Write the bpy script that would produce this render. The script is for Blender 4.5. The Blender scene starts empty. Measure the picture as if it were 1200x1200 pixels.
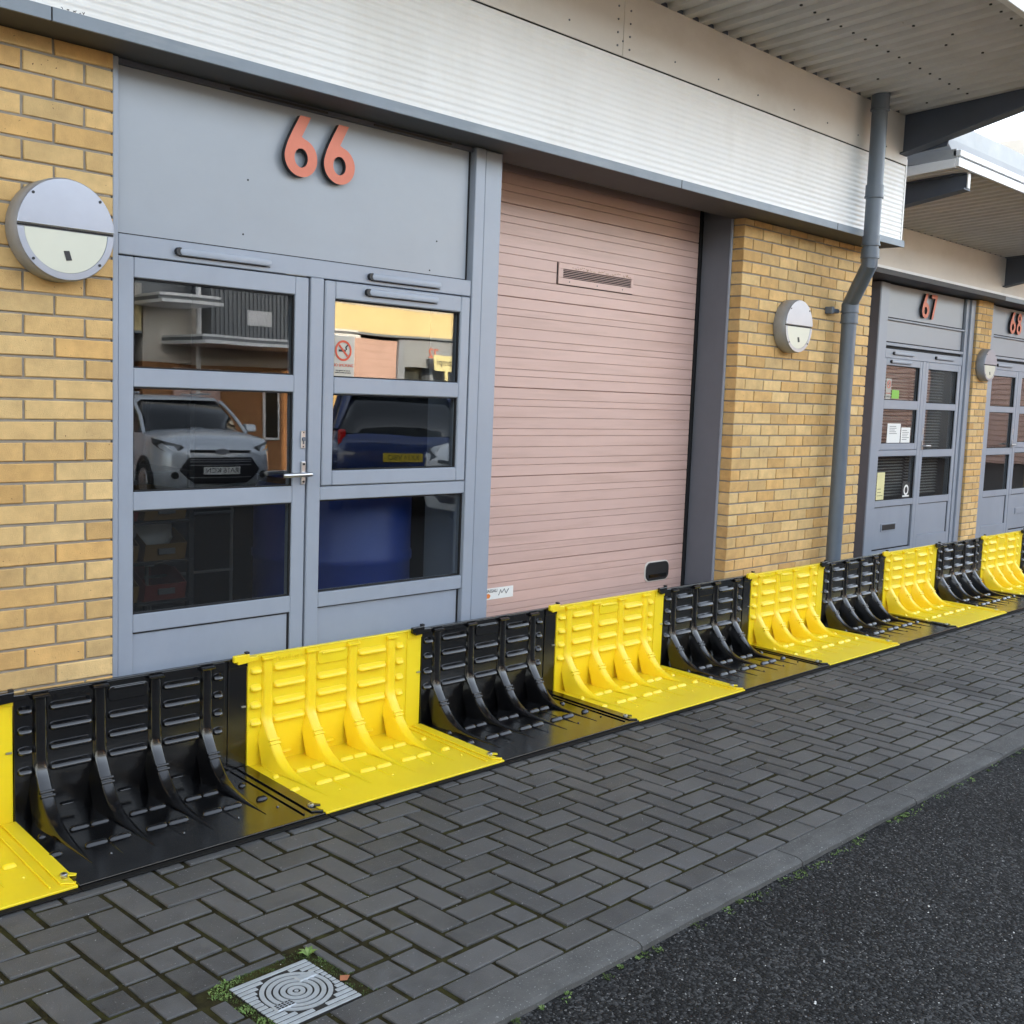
import bpy, bmesh, math, random
from mathutils import Vector, Matrix
random.seed(7)
S = bpy.context.scene
COL = S.collection
R = math.radians

# ------------------------------------------------------------------ camera
cam_d = bpy.data.cameras.new('camera'); cam = bpy.data.objects.new('camera', cam_d); COL.objects.link(cam)
cr = Vector((0.69574089, -0.71730872, 0.03758752)); cu = Vector((0.04864854, 0.09926539, 0.99387107)); cf = Vector((0.71664352, 0.68964816, -0.10395902))
cam.matrix_world = Matrix(((cr.x, cu.x, -cf.x, 0), (cr.y, cu.y, -cf.y, 0), (cr.z, cu.z, -cf.z, 1.5937), (0, 0, 0, 1)))
cam_d.sensor_width = 36; cam_d.lens = 36 * 1324.5 / 1200; cam_d.clip_start = 0.05; cam_d.clip_end = 2000
S.camera = cam
# ------------------------------------------------------------------ world and sun
SUN_EL, SUN_AZ = 14.0, -16.0
w = bpy.data.worlds.new('World'); S.world = w; w.use_nodes = True
nt = w.node_tree; bg = nt.nodes['Background']
sky = nt.nodes.new('ShaderNodeTexSky'); sky.sky_type = 'NISHITA'; sky.sun_disc = False
sky.sun_elevation = R(SUN_EL); sky.sun_rotation = R(SUN_AZ); sky.air_density = 1.0; sky.dust_density = 1.0; sky.ozone_density = 1.0
hs = nt.nodes.new('ShaderNodeHueSaturation'); hs.inputs['Saturation'].default_value = 0.45   # thin white haze over the blue
nt.links.new(sky.outputs[0], hs.inputs['Color']); nt.links.new(hs.outputs[0], bg.inputs[0]); bg.inputs[1].default_value = 0.15
sl = bpy.data.lights.new('sun', 'SUN'); sl.energy = 2.8; sl.angle = R(0.5); sl.color = (1.0, 0.83, 0.60)
so = bpy.data.objects.new('sun', sl); COL.objects.link(so)
sv = Vector((math.sin(R(SUN_AZ)) * math.cos(R(SUN_EL)), math.cos(R(SUN_AZ)) * math.cos(R(SUN_EL)), math.sin(R(SUN_EL))))
so.rotation_euler = sv.to_track_quat('Z', 'Y').to_euler(); so.location = sv * 60
S.view_settings.view_transform = 'Standard'; S.view_settings.look = 'None'; S.view_settings.gamma = 1
S.view_settings.use_curve_mapping = False; S.view_settings.exposure = 2.95
S.render.engine = 'CYCLES'
S.cycles.use_denoising = True; S.cycles.max_bounces = 10; S.cycles.diffuse_bounces = 8; S.cycles.transparent_max_bounces = 12
S.cycles.caustics_reflective = False; S.cycles.caustics_refractive = False

# ------------------------------------------------------------------ materials
def lin(c):
    return tuple(((x / 12.92) if x <= 0.04045 else ((x + 0.055) / 1.055) ** 2.4) for x in [v / 255 for v in c])
MATS = {}
def pmat(name, col, rough=0.5, var=0.12, scale=6.0, bump=0.0, bscale=120.0, metal=0.0, rand=0.0, spec=0.5,
         dirt=None, speck=None, island=0.0, hue=None, coat=0.0, rvar=0.0, gst=None):
    m = bpy.data.materials.new(name); m.use_nodes = True; n = m.node_tree.nodes; l = m.node_tree.links
    b = n['Principled BSDF']
    tc = n.new('ShaderNodeTexCoord'); oi = n.new('ShaderNodeObjectInfo')
    off = n.new('ShaderNodeVectorMath'); off.operation = 'MULTIPLY_ADD'
    l.new(oi.outputs['Random'], off.inputs[0]); off.inputs[1].default_value = (37.0, 53.0, 71.0) if rand else (0, 0, 0)
    l.new(tc.outputs['Object'], off.inputs[2]); vec = off.outputs[0]
    no = n.new('ShaderNodeTexNoise'); no.inputs['Scale'].default_value = scale; no.inputs['Detail'].default_value = 7; no.inputs['Roughness'].default_value = 0.62
    l.new(vec, no.inputs['Vector'])
    mr = n.new('ShaderNodeMapRange'); mr.inputs[1].default_value = 0.25; mr.inputs[2].default_value = 0.75
    mr.inputs[3].default_value = 1 - var; mr.inputs[4].default_value = 1 + var
    l.new(no.outputs['Fac'], mr.inputs[0]); fac = mr.outputs[0]
    if rand or island:
        src = oi.outputs['Random']
        if island:
            ge = n.new('ShaderNodeNewGeometry'); src = ge.outputs['Random Per Island']
        r2 = n.new('ShaderNodeMapRange'); r2.inputs[3].default_value = 1 - max(rand, island); r2.inputs[4].default_value = 1 + max(rand, island)
        l.new(src, r2.inputs[0]); mu = n.new('ShaderNodeMath'); mu.operation = 'MULTIPLY'
        l.new(fac, mu.inputs[0]); l.new(r2.outputs[0], mu.inputs[1]); fac = mu.outputs[0]
    base = n.new('ShaderNodeVectorMath'); base.operation = 'SCALE'; base.inputs[0].default_value = col[:3]
    if hue:
        mx = n.new('ShaderNodeMix'); mx.data_type = 'RGBA'
        mx.inputs[6].default_value = (*col[:3], 1); mx.inputs[7].default_value = (*hue, 1)
        h2 = n.new('ShaderNodeMath'); h2.operation = 'FRACT'
        h3 = n.new('ShaderNodeMath'); h3.operation = 'MULTIPLY'; h3.inputs[1].default_value = 7.31
        src = oi.outputs['Random']
        if island:
            src = ge.outputs['Random Per Island']
        l.new(src, h3.inputs[0]); l.new(h3.outputs[0], h2.inputs[0]); l.new(h2.outputs[0], mx.inputs[0]); l.new(mx.outputs[2], base.inputs[0])
    l.new(fac, base.inputs[3]); colout = base.outputs[0]
    if dirt:
        dc, amt, ds = dirt
        mp = n.new('ShaderNodeMapping'); mp.inputs['Scale'].default_value = ds; l.new(vec, mp.inputs[0])
        dn = n.new('ShaderNodeTexNoise'); dn.inputs['Scale'].default_value = 1; dn.inputs['Detail'].default_value = 6; dn.inputs['Roughness'].default_value = 0.65
        l.new(mp.outputs[0], dn.inputs['Vector'])
        dr = n.new('ShaderNodeMapRange'); dr.inputs[1].default_value = 0.48; dr.inputs[2].default_value = 0.78; dr.inputs[4].default_value = amt
        l.new(dn.outputs['Fac'], dr.inputs[0])
        mx = n.new('ShaderNodeMix'); mx.data_type = 'RGBA'; mx.inputs[7].default_value = (*dc, 1)
        l.new(dr.outputs[0], mx.inputs[0]); l.new(colout, mx.inputs[6]); colout = mx.outputs[2]
    if speck:
        sc_, ss, th = speck
        vn = n.new('ShaderNodeTexNoise'); vn.inputs['Scale'].default_value = ss; vn.inputs['Detail'].default_value = 2
        l.new(vec, vn.inputs['Vector'])
        sr = n.new('ShaderNodeMapRange'); sr.inputs[1].default_value = th; sr.inputs[2].default_value = th + 0.03
        l.new(vn.outputs['Fac'], sr.inputs[0])
        mx = n.new('ShaderNodeMix'); mx.data_type = 'RGBA'; mx.inputs[7].default_value = (*sc_, 1)
        l.new(sr.outputs[0], mx.inputs[0]); l.new(colout, mx.inputs[6]); colout = mx.outputs[2]
    if gst:  # broad pale patches: dust film and damp sheen put into the colour
        gp = n.new('ShaderNodeNewGeometry'); gn = n.new('ShaderNodeTexNoise'); gn.inputs['Scale'].default_value = gst[2]; gn.inputs['Detail'].default_value = 5; gn.inputs['Roughness'].default_value = .6
        l.new(gp.outputs['Position'], gn.inputs['Vector'])
        g3 = n.new('ShaderNodeMapRange'); g3.inputs[1].default_value = .42; g3.inputs[2].default_value = .72; g3.inputs[4].default_value = gst[1]; l.new(gn.outputs['Fac'], g3.inputs[0])
        mx = n.new('ShaderNodeMix'); mx.data_type = 'RGBA'; mx.inputs[7].default_value = (*gst[0], 1)
        l.new(g3.outputs[0], mx.inputs[0]); l.new(colout, mx.inputs[6]); colout = mx.outputs[2]
    l.new(colout, b.inputs['Base Color'])
    b.inputs['Roughness'].default_value = rough; b.inputs['Metallic'].default_value = metal
    if rvar:
        rr = n.new('ShaderNodeMapRange'); rr.inputs[1].default_value = .3; rr.inputs[2].default_value = .7
        rr.inputs[3].default_value = rough - rvar; rr.inputs[4].default_value = rough + rvar
        l.new(no.outputs['Fac'], rr.inputs[0]); l.new(rr.outputs[0], b.inputs['Roughness'])
    b.inputs['Specular IOR Level'].default_value = spec
    b.inputs['Coat Weight'].default_value = coat
    if bump:
        bn = n.new('ShaderNodeTexNoise'); bn.inputs['Scale'].default_value = bscale; bn.inputs['Detail'].default_value = 5
        l.new(vec, bn.inputs['Vector'])
        bp = n.new('ShaderNodeBump'); bp.inputs['Strength'].default_value = bump; bp.inputs['Distance'].default_value = 0.003
        l.new(bn.outputs['Fac'], bp.inputs['Height']); l.new(bp.outputs[0], b.inputs['Normal'])
    MATS[name] = m
    return m
def glassmat(name, f0=0.08, tint=(0.9, 0.92, 0.92)):
    m = bpy.data.materials.new(name); m.use_nodes = True; n = m.node_tree.nodes; l = m.node_tree.links
    n.remove(n['Principled BSDF']); out = n['Material Output']
    t = n.new('ShaderNodeBsdfTransparent'); t.inputs[0].default_value = (*tint, 1)
    g = n.new('ShaderNodeBsdfGlossy'); g.inputs['Roughness'].default_value = 0.0; g.inputs[0].default_value = (1, 1, 1, 1)
    lw = n.new('ShaderNodeLayerWeight'); lw.inputs[0].default_value = 0.5
    p5 = n.new('ShaderNodeMath'); p5.operation = 'POWER'; p5.inputs[1].default_value = 5.0; l.new(lw.outputs['Facing'], p5.inputs[0])
    f = n.new('ShaderNodeMath'); f.operation = 'MULTIPLY_ADD'; f.inputs[1].default_value = 1 - f0; f.inputs[2].default_value = f0; l.new(p5.outputs[0], f.inputs[0])
    tc = n.new('ShaderNodeTexCoord'); no = n.new('ShaderNodeTexNoise'); no.inputs['Scale'].default_value = 1.6; no.inputs['Detail'].default_value = 1
    bp = n.new('ShaderNodeBump'); bp.inputs['Strength'].default_value = 0.05; bp.inputs['Distance'].default_value = 0.02
    l.new(tc.outputs['Object'], no.inputs['Vector']); l.new(no.outputs['Fac'], bp.inputs['Height']); l.new(bp.outputs[0], g.inputs['Normal'])
    mx = n.new('ShaderNodeMixShader'); l.new(f.outputs[0], mx.inputs[0]); l.new(t.outputs[0], mx.inputs[1]); l.new(g.outputs[0], mx.inputs[2])
    l.new(mx.outputs[0], out.inputs[0]); MATS[name] = m; return m

M_BRICK = pmat('buff_brick', (0.63, 0.435, 0.195), 0.85, 0.16, 14, 0.5, 260, rand=0.14, hue=(0.57, 0.34, 0.12), speck=((0.07, 0.035, 0.02), 95, 0.735), dirt=((0.30, 0.17, 0.07), 0.35, (9, 9, 9)))
M_BRICKI = pmat('buff_brick_far', (0.63, 0.435, 0.195), 0.85, 0.14, 14, 0.4, 260, island=0.18, hue=(0.54, 0.30, 0.095))
M_MORTAR = pmat('mortar', (0.27, 0.24, 0.195), 0.95, 0.15, 30, 0.5, 300)
M_FRAME = pmat('grey_powder_coat', (0.285, 0.316, 0.372), 0.36, 0.05, 3, 0.03, 500, dirt=((0.17, 0.19, 0.22), 0.25, (3, 3, 1.2)))
M_PANEL = pmat('grey_panel_paint', (0.30, 0.325, 0.36), 0.33, 0.05, 2.2, 0.02, 400, dirt=((0.27, 0.29, 0.32), 0.30, (2.5, 1, 6)), rvar=0.06)
M_DARKSTEEL = pmat('dark_grey_steel', (0.13, 0.14, 0.165), 0.45, 0.08, 4, 0.05, 300)
M_BEAM = pmat('slate_blue_steel_paint', (0.075, 0.09, 0.125), 0.5, 0.12, 3, 0.05, 250, dirt=((0.08, 0.09, 0.10), 0.4, (2, 2, 4)))
M_LEDGE = pmat('grey_flashing', (0.20, 0.235, 0.275), 0.5, 0.12, 5, 0.04, 200, dirt=((0.36, 0.39, 0.40), 0.4, (3, 3, 14)))
M_SOFFIT = pmat('soffit_board', (0.085, 0.085, 0.09), 0.7, 0.1, 4)
M_CORR = pmat('white_cladding', (0.80, 0.79, 0.765), 0.42, 0.04, 3, 0.02, 300, dirt=((0.60, 0.57, 0.51), 0.45, (2.2, 2, 0.9)))
M_CREAM = pmat('cream_cladding', (0.66, 0.615, 0.56), 0.5, 0.06, 2, 0.02, 300, dirt=((0.48, 0.42, 0.35), 0.5, (1.6, 2, 3)), speck=((0.12, 0.10, 0.08), 26, 0.80))
M_CEIL = pmat('grey_canopy_sheet', (0.60, 0.595, 0.60), 0.5, 0.10, 3, 0.03, 200, dirt=((0.40, 0.385, 0.37), 0.55, (1.2, 1.2, 1.2)), speck=((0.08, 0.07, 0.06), 18, 0.78))
M_PINK = pmat('faded_pink_door', (0.60, 0.405, 0.35), 0.45, 0.05, 2, 0.08, 500, rand=0.035, dirt=((0.40, 0.255, 0.20), 0.55, (1.3, 2, 20)))
M_PINKD = pmat('pink_door_groove', (0.36, 0.225, 0.18), 0.8)
M_ORANGE = pmat('orange_number_face', (0.62, 0.16, 0.085), 0.45, 0.08, 8)
M_BLACKP = pmat('black_edge', (0.012, 0.012, 0.014), 0.5)
M_VOID = pmat('black_gap', (0.006, 0.006, 0.007), 0.8)
M_PIPE = pmat('grey_plastic_pipe', (0.10, 0.125, 0.16), 0.38, 0.10, 6, 0.02, 200, dirt=((0.16, 0.18, 0.20), 0.4, (6, 6, 2)))
M_YEL = pmat('yellow_plastic', (0.86, 0.635, 0.018), 0.36, 0.03, 4, 0.05, 250, spec=0.5, dirt=((0.72, 0.50, 0.01), 0.3, (7, 7, 7)), rvar=0.06)
yb = M_YEL.node_tree.nodes['Principled BSDF']; yb.inputs['Subsurface Weight'].default_value = .45; yb.inputs['Subsurface Radius'].default_value = (1.0, .7, .08); yb.inputs['Subsurface Scale'].default_value = .022
M_BLK = pmat('black_plastic', (0.0030, 0.0030, 0.0036), 0.17, 0.2, 5, 0.04, 250, spec=0.7, dirt=((0.007, 0.007, 0.0065), 0.5, (6, 6, 6)), rvar=0.07)
M_SEAL = pmat('black_rubber', (0.006, 0.006, 0.006), 0.75, spec=.2)
M_STEEL = pmat('brushed_steel', (0.55, 0.55, 0.56), 0.32, 0.08, 30, metal=1.0)
M_SILVER = pmat('silver_paint', (0.33, 0.35, 0.41), 0.28, 0.06, 6, 0.02, 300, metal=0.6)
M_SILVERD = pmat('silver_body_paint', (0.33, 0.34, 0.36), 0.45, 0.14, 6, 0.05, 200, metal=0.2, dirt=((0.16, 0.14, 0.12), 0.5, (8, 8, 8)))
M_LENS = pmat('cream_lens', (0.60, 0.60, 0.50), 0.25, 0.04, 4)
M_PAVER = pmat('charcoal_paver', (0.066, 0.0665, 0.068), 0.60, 0.32, 22, 1.0, 330, rand=0.30, rvar=.10, gst=((0.125, 0.122, 0.116), 0.65, 1.6), speck=((0.26, 0.26, 0.26), 140, 0.70), dirt=((0.085, 0.084, 0.079), 0.6, (7, 7, 7)), spec=0.5)
M_PAVERI = pmat('charcoal_paver_far', (0.066, 0.0665, 0.068), 0.60, 0.32, 22, 1.0, 330, island=0.30, rvar=.10, gst=((0.125, 0.122, 0.116), 0.65, 1.6), speck=((0.26, 0.26, 0.26), 140, 0.70), spec=0.5)
M_JOINT = pmat('mossy_joint', (0.028, 0.024, 0.011), 1.0, 0.5, 18, 0.9, 260, dirt=((0.058, 0.060, 0.014), 0.8, (9, 9, 9)), spec=0.1)
M_KERB = pmat('kerb_concrete', (0.080, 0.079, 0.076), 0.9, 0.25, 12, 0.9, 320, rand=0.12, dirt=((0.135, 0.134, 0.13), 0.7, (4, 14, 14)), speck=((0.22, 0.22, 0.21), 150, 0.66))
M_CASTAL = pmat('cast_alloy_cover', (0.43, 0.46, 0.48), 0.5, 0.12, 25, 0.25, 300, metal=0.35, dirt=((0.20, 0.20, 0.18), 0.5, (22, 22, 22)))
M_CASTD = pmat('cover_groove', (0.015, 0.014, 0.012), 0.9)
M_MOSS = pmat('moss', (0.055, 0.085, 0.016), 0.9, 0.4, 60, island=0.5)
M_LEAF = pmat('weed_leaf', (0.10, 0.19, 0.035), 0.6, 0.25, 40, island=0.35, hue=(0.16, 0.22, 0.06))
M_DRYLEAF = pmat('dry_leaf', (0.30, 0.11, 0.05), 0.7, 0.2, 60)
M_STONE = pmat('road_stone', (0.018, 0.018, 0.0185), 0.5, 0.3, 80, island=0.9, hue=(0.125, 0.123, 0.12), spec=0.4)
M_LITTER = pmat('pale_grit', (0.50, 0.50, 0.48), 0.8, 0.2, 60, island=0.3)
M_WHITE = pmat('white_paper', (0.78, 0.78, 0.75), 0.6, 0.03, 6)
M_PAPERY = pmat('yellow_card', (0.72, 0.66, 0.34), 0.6)
M_REDPR = pmat('red_print', (0.55, 0.07, 0.03), 0.6)
M_BLKPR = pmat('black_print', (0.02, 0.02, 0.022), 0.6)
M_GREEN = pmat('green_card', (0.22, 0.50, 0.06), 0.5)
M_ORPR = pmat('orange_print', (0.75, 0.22, 0.04), 0.6)
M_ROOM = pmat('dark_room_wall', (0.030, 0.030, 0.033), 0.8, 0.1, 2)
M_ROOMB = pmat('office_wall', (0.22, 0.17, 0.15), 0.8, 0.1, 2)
M_BLUE = pmat('blue_drum_plastic', (0.016, 0.052, 0.30), 0.4, 0.08, 5)
M_BIN = pmat('ochre_bin_plastic', (0.13, 0.07, 0.012), 0.5)
M_BINR = pmat('red_bin_plastic', (0.12, 0.02, 0.014), 0.5)
M_RACK = pmat('dull_cage_wire', (0.09, 0.09, 0.09), 0.45, metal=.3)
M_BAG = pmat('grey_bag', (0.30, 0.31, 0.32), 0.4)
M_BLIND = pmat('blind_slat', (0.40, 0.36, 0.32), 0.5)
M_GLASS = glassmat('window_glass', 0.10, (0.80, 0.82, 0.82))
def filmmat(name, col, op):
    m = bpy.data.materials.new(name); m.use_nodes = True; n = m.node_tree.nodes; l = m.node_tree.links; b = n['Principled BSDF']
    b.inputs['Base Color'].default_value = (*col, 1); b.inputs['Roughness'].default_value = .5; b.inputs['Alpha'].default_value = op; return m
M_FILM = filmmat('clear_film_sheet', (.70, .68, .60), .45)
M_ROOF = pmat('roof_sheet', (0.34, 0.35, 0.36), 0.5, 0.12, 3, dirt=((0.52, 0.50, 0.44), 0.5, (2, 2, 3)))
M_UPST = pmat('grey_roof_upstand', (0.30, 0.30, 0.295), 0.6, 0.08, 3, dirt=((0.24, 0.235, 0.22), 0.4, (6, 2, 2)))
M_TRIM = pmat('white_trim', (0.80, 0.80, 0.80), 0.4, 0.04, 4, dirt=((0.55, 0.53, 0.5), 0.3, (3, 3, 3)))
M_CLADG = pmat('grey_cladding', (0.16, 0.17, 0.18), 0.5, 0.1, 3)

def roadmat():
    m = bpy.data.materials.new('asphalt'); m.use_nodes = True; n = m.node_tree.nodes; l = m.node_tree.links; b = n['Principled BSDF']
    tc = n.new('ShaderNodeTexCoord')
    v = n.new('ShaderNodeTexVoronoi'); v.inputs['Scale'].default_value = 115; l.new(tc.outputs['Object'], v.inputs['Vector'])
    bw = n.new('ShaderNodeRGBToBW'); l.new(v.outputs['Color'], bw.inputs[0])
    cr_ = n.new('ShaderNodeValToRGB'); e = cr_.color_ramp.elements
    e[0].position = 0.25; e[0].color = (0.006, 0.006, 0.006, 1); e[1].position = 0.95; e[1].color = (0.066, 0.066, 0.066, 1)
    k = cr_.color_ramp.elements.new(0.6); k.color = (0.015, 0.015, 0.015, 1)
    l.new(bw.outputs[0], cr_.inputs[0])
    no = n.new('ShaderNodeTexNoise'); no.inputs['Scale'].default_value = 1.7; no.inputs['Detail'].default_value = 8; l.new(tc.outputs['Object'], no.inputs['Vector'])
    mr = n.new('ShaderNodeMapRange'); mr.inputs[1].default_value = .3; mr.inputs[2].default_value = .7; mr.inputs[3].default_value = .75; mr.inputs[4].default_value = 1.25; l.new(no.outputs['Fac'], mr.inputs[0])
    sc_ = n.new('ShaderNodeVectorMath'); sc_.operation = 'SCALE'; l.new(cr_.outputs[0], sc_.inputs[0]); l.new(mr.outputs[0], sc_.inputs[3]); l.new(sc_.outputs[0], b.inputs['Base Color'])
    b.inputs['Roughness'].default_value = 0.8; b.inputs['Specular IOR Level'].default_value = 0.2
    bp = n.new('ShaderNodeBump'); bp.inputs['Strength'].default_value = 0.9; bp.inputs['Distance'].default_value = 0.006; bp.invert = True
    l.new(v.outputs['Distance'], bp.inputs['Height']); l.new(bp.outputs[0], b.inputs['Normal'])
    return m
M_ROAD = roadmat()

# ------------------------------------------------------------------ mesh helpers
def wloc(o):
    p = Vector((0, 0, 0))
    while o is not None:
        p += o.location; o = o.parent
    return p
class MB:
    def __init__(s): s.v = []; s.f = []; s.mi = []; s.cur = 0
    def add(s, vs, fs):
        k = len(s.v); s.v += [tuple(a) for a in vs]; s.f += [tuple(i + k for i in f) for f in fs]; s.mi += [s.cur] * len(fs); return s
    def box(s, x0, x1, y0, y1, z0, z1):
        return s.add([(x0, y0, z0), (x1, y0, z0), (x1, y1, z0), (x0, y1, z0), (x0, y0, z1), (x1, y0, z1), (x1, y1, z1), (x0, y1, z1)],
                     [(0, 3, 2, 1), (4, 5, 6, 7), (0, 1, 5, 4), (1, 2, 6, 5), (2, 3, 7, 6), (3, 0, 4, 7)])
    def cyl(s, p0, p1, r0, r1=None, n=16, cap=True):
        p0 = Vector(p0); p1 = Vector(p1); r1 = r0 if r1 is None else r1
        d = (p1 - p0).normalized(); a = d.orthogonal().normalized(); b = d.cross(a)
        vs = []
        for p, r in ((p0, r0), (p1, r1)):
            for i in range(n):
                t = 2 * math.pi * i / n; vs.append(p + a * r * math.cos(t) + b * r * math.sin(t))
        fs = [(i, (i + 1) % n, n + (i + 1) % n, n + i) for i in range(n)]
        if cap: fs += [tuple(range(n - 1, -1, -1)), tuple(range(n, 2 * n))]
        return s.add(vs, fs)
    def tube(s, pts, r, n=14):
        pts = [Vector(p) for p in pts]; rings = []
        for i, p in enumerate(pts):
            if i == 0: d = pts[1] - p
            elif i == len(pts) - 1: d = p - pts[i - 1]
            else: d = (pts[i + 1] - p).normalized() + (p - pts[i - 1]).normalized()
            d.normalize()
            if i == 0: a = d.orthogonal().normalized()
            else: a = (a - d * a.dot(d)).normalized()
            b = d.cross(a); rr = r[i] if isinstance(r, (list, tuple)) else r
            rings.append([p + a * rr * math.cos(2 * math.pi * k / n) + b * rr * math.sin(2 * math.pi * k / n) for k in range(n)])
        vs = [q for rg in rings for q in rg]; fs = []
        for i in range(len(pts) - 1):
            for k in range(n):
                fs.append((i * n + k, i * n + (k + 1) % n, (i + 1) * n + (k + 1) % n, (i + 1) * n + k))
        fs += [tuple(range(n - 1, -1, -1)), tuple(range((len(pts) - 1) * n, len(pts) * n))]
        return s.add(vs, fs)
    def prism(s, poly, axis, a, b):
        # poly: 2D points; axis 'x': (y,z) extruded in x; 'y': (x,z) in y; 'z': (x,y) in z
        def mk(p, t): return {'x': (t, p[0], p[1]), 'y': (p[0], t, p[1]), 'z': (p[0], p[1], t)}[axis]
        n = len(poly); vs = [mk(p, a) for p in poly] + [mk(p, b) for p in poly]
        fs = [(i, (i + 1) % n, n + (i + 1) % n, n + i) for i in range(n)] + [tuple(range(n - 1, -1, -1)), tuple(range(n, 2 * n))]
        return s.add(vs, fs)
    def ring(s, c, ro, ri, y0, y1, a0=0, a1=360, n=40, axis='y'):
        # annulus sector in xz plane, extruded in y (or xy plane extruded in z)
        k = max(3, int(n * (a1 - a0) / 360)); vs = []
        for i in range(k + 1):
            t = R(a0 + (a1 - a0) * i / k); cx, sx = math.cos(t), math.sin(t)
            for r in (ro, ri):
                for y in (y0, y1):
                    vs.append((c[0] + r * cx, y, c[1] + r * sx) if axis == 'y' else (c[0] + r * cx, c[1] + r * sx, y))
        fs = []
        for i in range(k):
            a = i * 4; b = a + 4
            fs += [(a, b, b + 2, a + 2), (a + 1, a + 3, b + 3, b + 1), (a, a + 1, b + 1, b), (a + 2, b + 2, b + 3, a + 3)]
        if a1 - a0 < 359.9: fs += [(0, 2, 3, 1), (4 * k, 4 * k + 1, 4 * k + 3, 4 * k + 2)]
        return s.add(vs, fs)
    def mesh(s, name, mats, org=Vector((0, 0, 0)), bevel=0.0, seg=1, smooth=False):
        me = bpy.data.meshes.new(name)
        me.from_pydata([(v[0] - org.x, v[1] - org.y, v[2] - org.z) for v in s.v], [], s.f)
        mats = mats if isinstance(mats, (list, tuple)) else [mats]
        for m in mats: me.materials.append(m)
        if len(mats) > 1: me.polygons.foreach_set('material_index', s.mi)
        bm = bmesh.new(); bm.from_mesh(me)
        bmesh.ops.recalc_face_normals(bm, faces=bm.faces)
        if bevel:
            ed = [e for e in bm.edges if len(e.link_faces) == 2 and e.calc_face_angle(0) > R(28)]
            bmesh.ops.bevel(bm, geom=ed, offset=bevel, segments=seg, profile=0.5, affect='EDGES', clamp_overlap=True)
        bm.to_mesh(me); bm.free()
        if smooth:
            me.polygons.foreach_set('use_smooth', [True] * len(me.polygons))
            me.set_sharp_from_angle(angle=R(38))
        me.update(); return me
    def build(s, name, mats, parent=None, bevel=0.0, seg=1, smooth=False):
        o = bpy.data.objects.new(name, s.mesh(name, mats, wloc(parent), bevel, seg, smooth)); COL.objects.link(o); o.parent = parent
        return o
def tag(o, label=None, cat=None, group=None, kind=None):
    if label: o['label'] = label
    if cat: o['category'] = cat
    if group: o['group'] = group
    if kind: o['kind'] = kind
    return o
def empty(name, loc, label=None, cat=None, group=None, kind=None, parent=None):
    o = bpy.data.objects.new(name, None); o.location = loc; o.empty_display_size = 0.1; COL.objects.link(o)
    if parent: o.parent = parent; o.location = Vector(loc) - wloc(parent)
    return tag(o, label, cat, group, kind)
def inst(name, me, loc, parent=None, rot=(0, 0, 0)):
    o = bpy.data.objects.new(name, me); COL.objects.link(o); o.parent = parent
    o.location = Vector(loc) - wloc(parent); o.rotation_euler = rot; return o
def copy_tree(o, parent=None):
    c = o.copy(); COL.objects.link(c); c.parent = parent
    for ch in list(o.children): copy_tree(ch, c)
    return c
def eval_mesh(cu, name):
    ob = bpy.data.objects.new('tmp_outline', cu); COL.objects.link(ob)
    me = bpy.data.meshes.new_from_object(ob.evaluated_get(bpy.context.evaluated_depsgraph_get()))
    bpy.data.objects.remove(ob); me.name = name; return me
def text(name, body, size, loc, mat, parent=None, rot=(R(90), 0, 0), extrude=0.0004, align='CENTER', sx=1.0):
    cu = bpy.data.curves.new(name, 'FONT'); cu.body = body; cu.size = size; cu.extrude = extrude; cu.align_x = align; cu.align_y = 'CENTER'
    me = eval_mesh(cu, name); me.materials.clear(); me.materials.append(mat)
    o = inst(name, me, loc, parent, rot); o.scale = (sx, 1, 1); return o
def outline_mesh(name, loops, depth, mats):
    cu = bpy.data.curves.new(name, 'CURVE'); cu.dimensions = '2D'; cu.fill_mode = 'BOTH'; cu.extrude = depth / 2
    for lp in loops:
        sp = cu.splines.new('POLY'); sp.points.add(len(lp) - 1)
        for p, q in zip(sp.points, lp): p.co = (q[0], q[1], 0, 1)
        sp.use_cyclic_u = True
    me = eval_mesh(cu, name); me.materials.clear()
    for m in mats: me.materials.append(m)
    for p in me.polygons: p.material_index = 0 if p.normal.z > 0.5 else 1
    return me

# ------------------------------------------------------------------ the ground
GX, GY, GW, GH = 1.468, 2.893, 0.1034, 0.1125
pave = MB(); pave.box(-4, 60, 2.002, 13.0, -0.12, -0.0068)
pavement = pave.build('pavement', M_JOINT); tag(pavement, 'charcoal block pavement laid in herringbone along the unit fronts', 'pavement', kind='structure')
road = MB(); road.add([(-300, -300, -0.030), (400, -300, -0.030), (400, 1.99, -0.030), (-300, 1.99, -0.030)], [(0, 1, 2, 3)])
road_o = road.build('road', M_ROAD); tag(road_o, 'dark asphalt road beside the block pavement', 'road', kind='structure')
land = MB(); land.add([(-900, -900, -0.14), (1500, -900, -0.14), (1500, 1500, -0.14), (-900, 1500, -0.14)], [(0, 1, 2, 3)])
tag(land.build('ground', M_ROAD), 'flat ground around the estate', 'ground', kind='structure')

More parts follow.
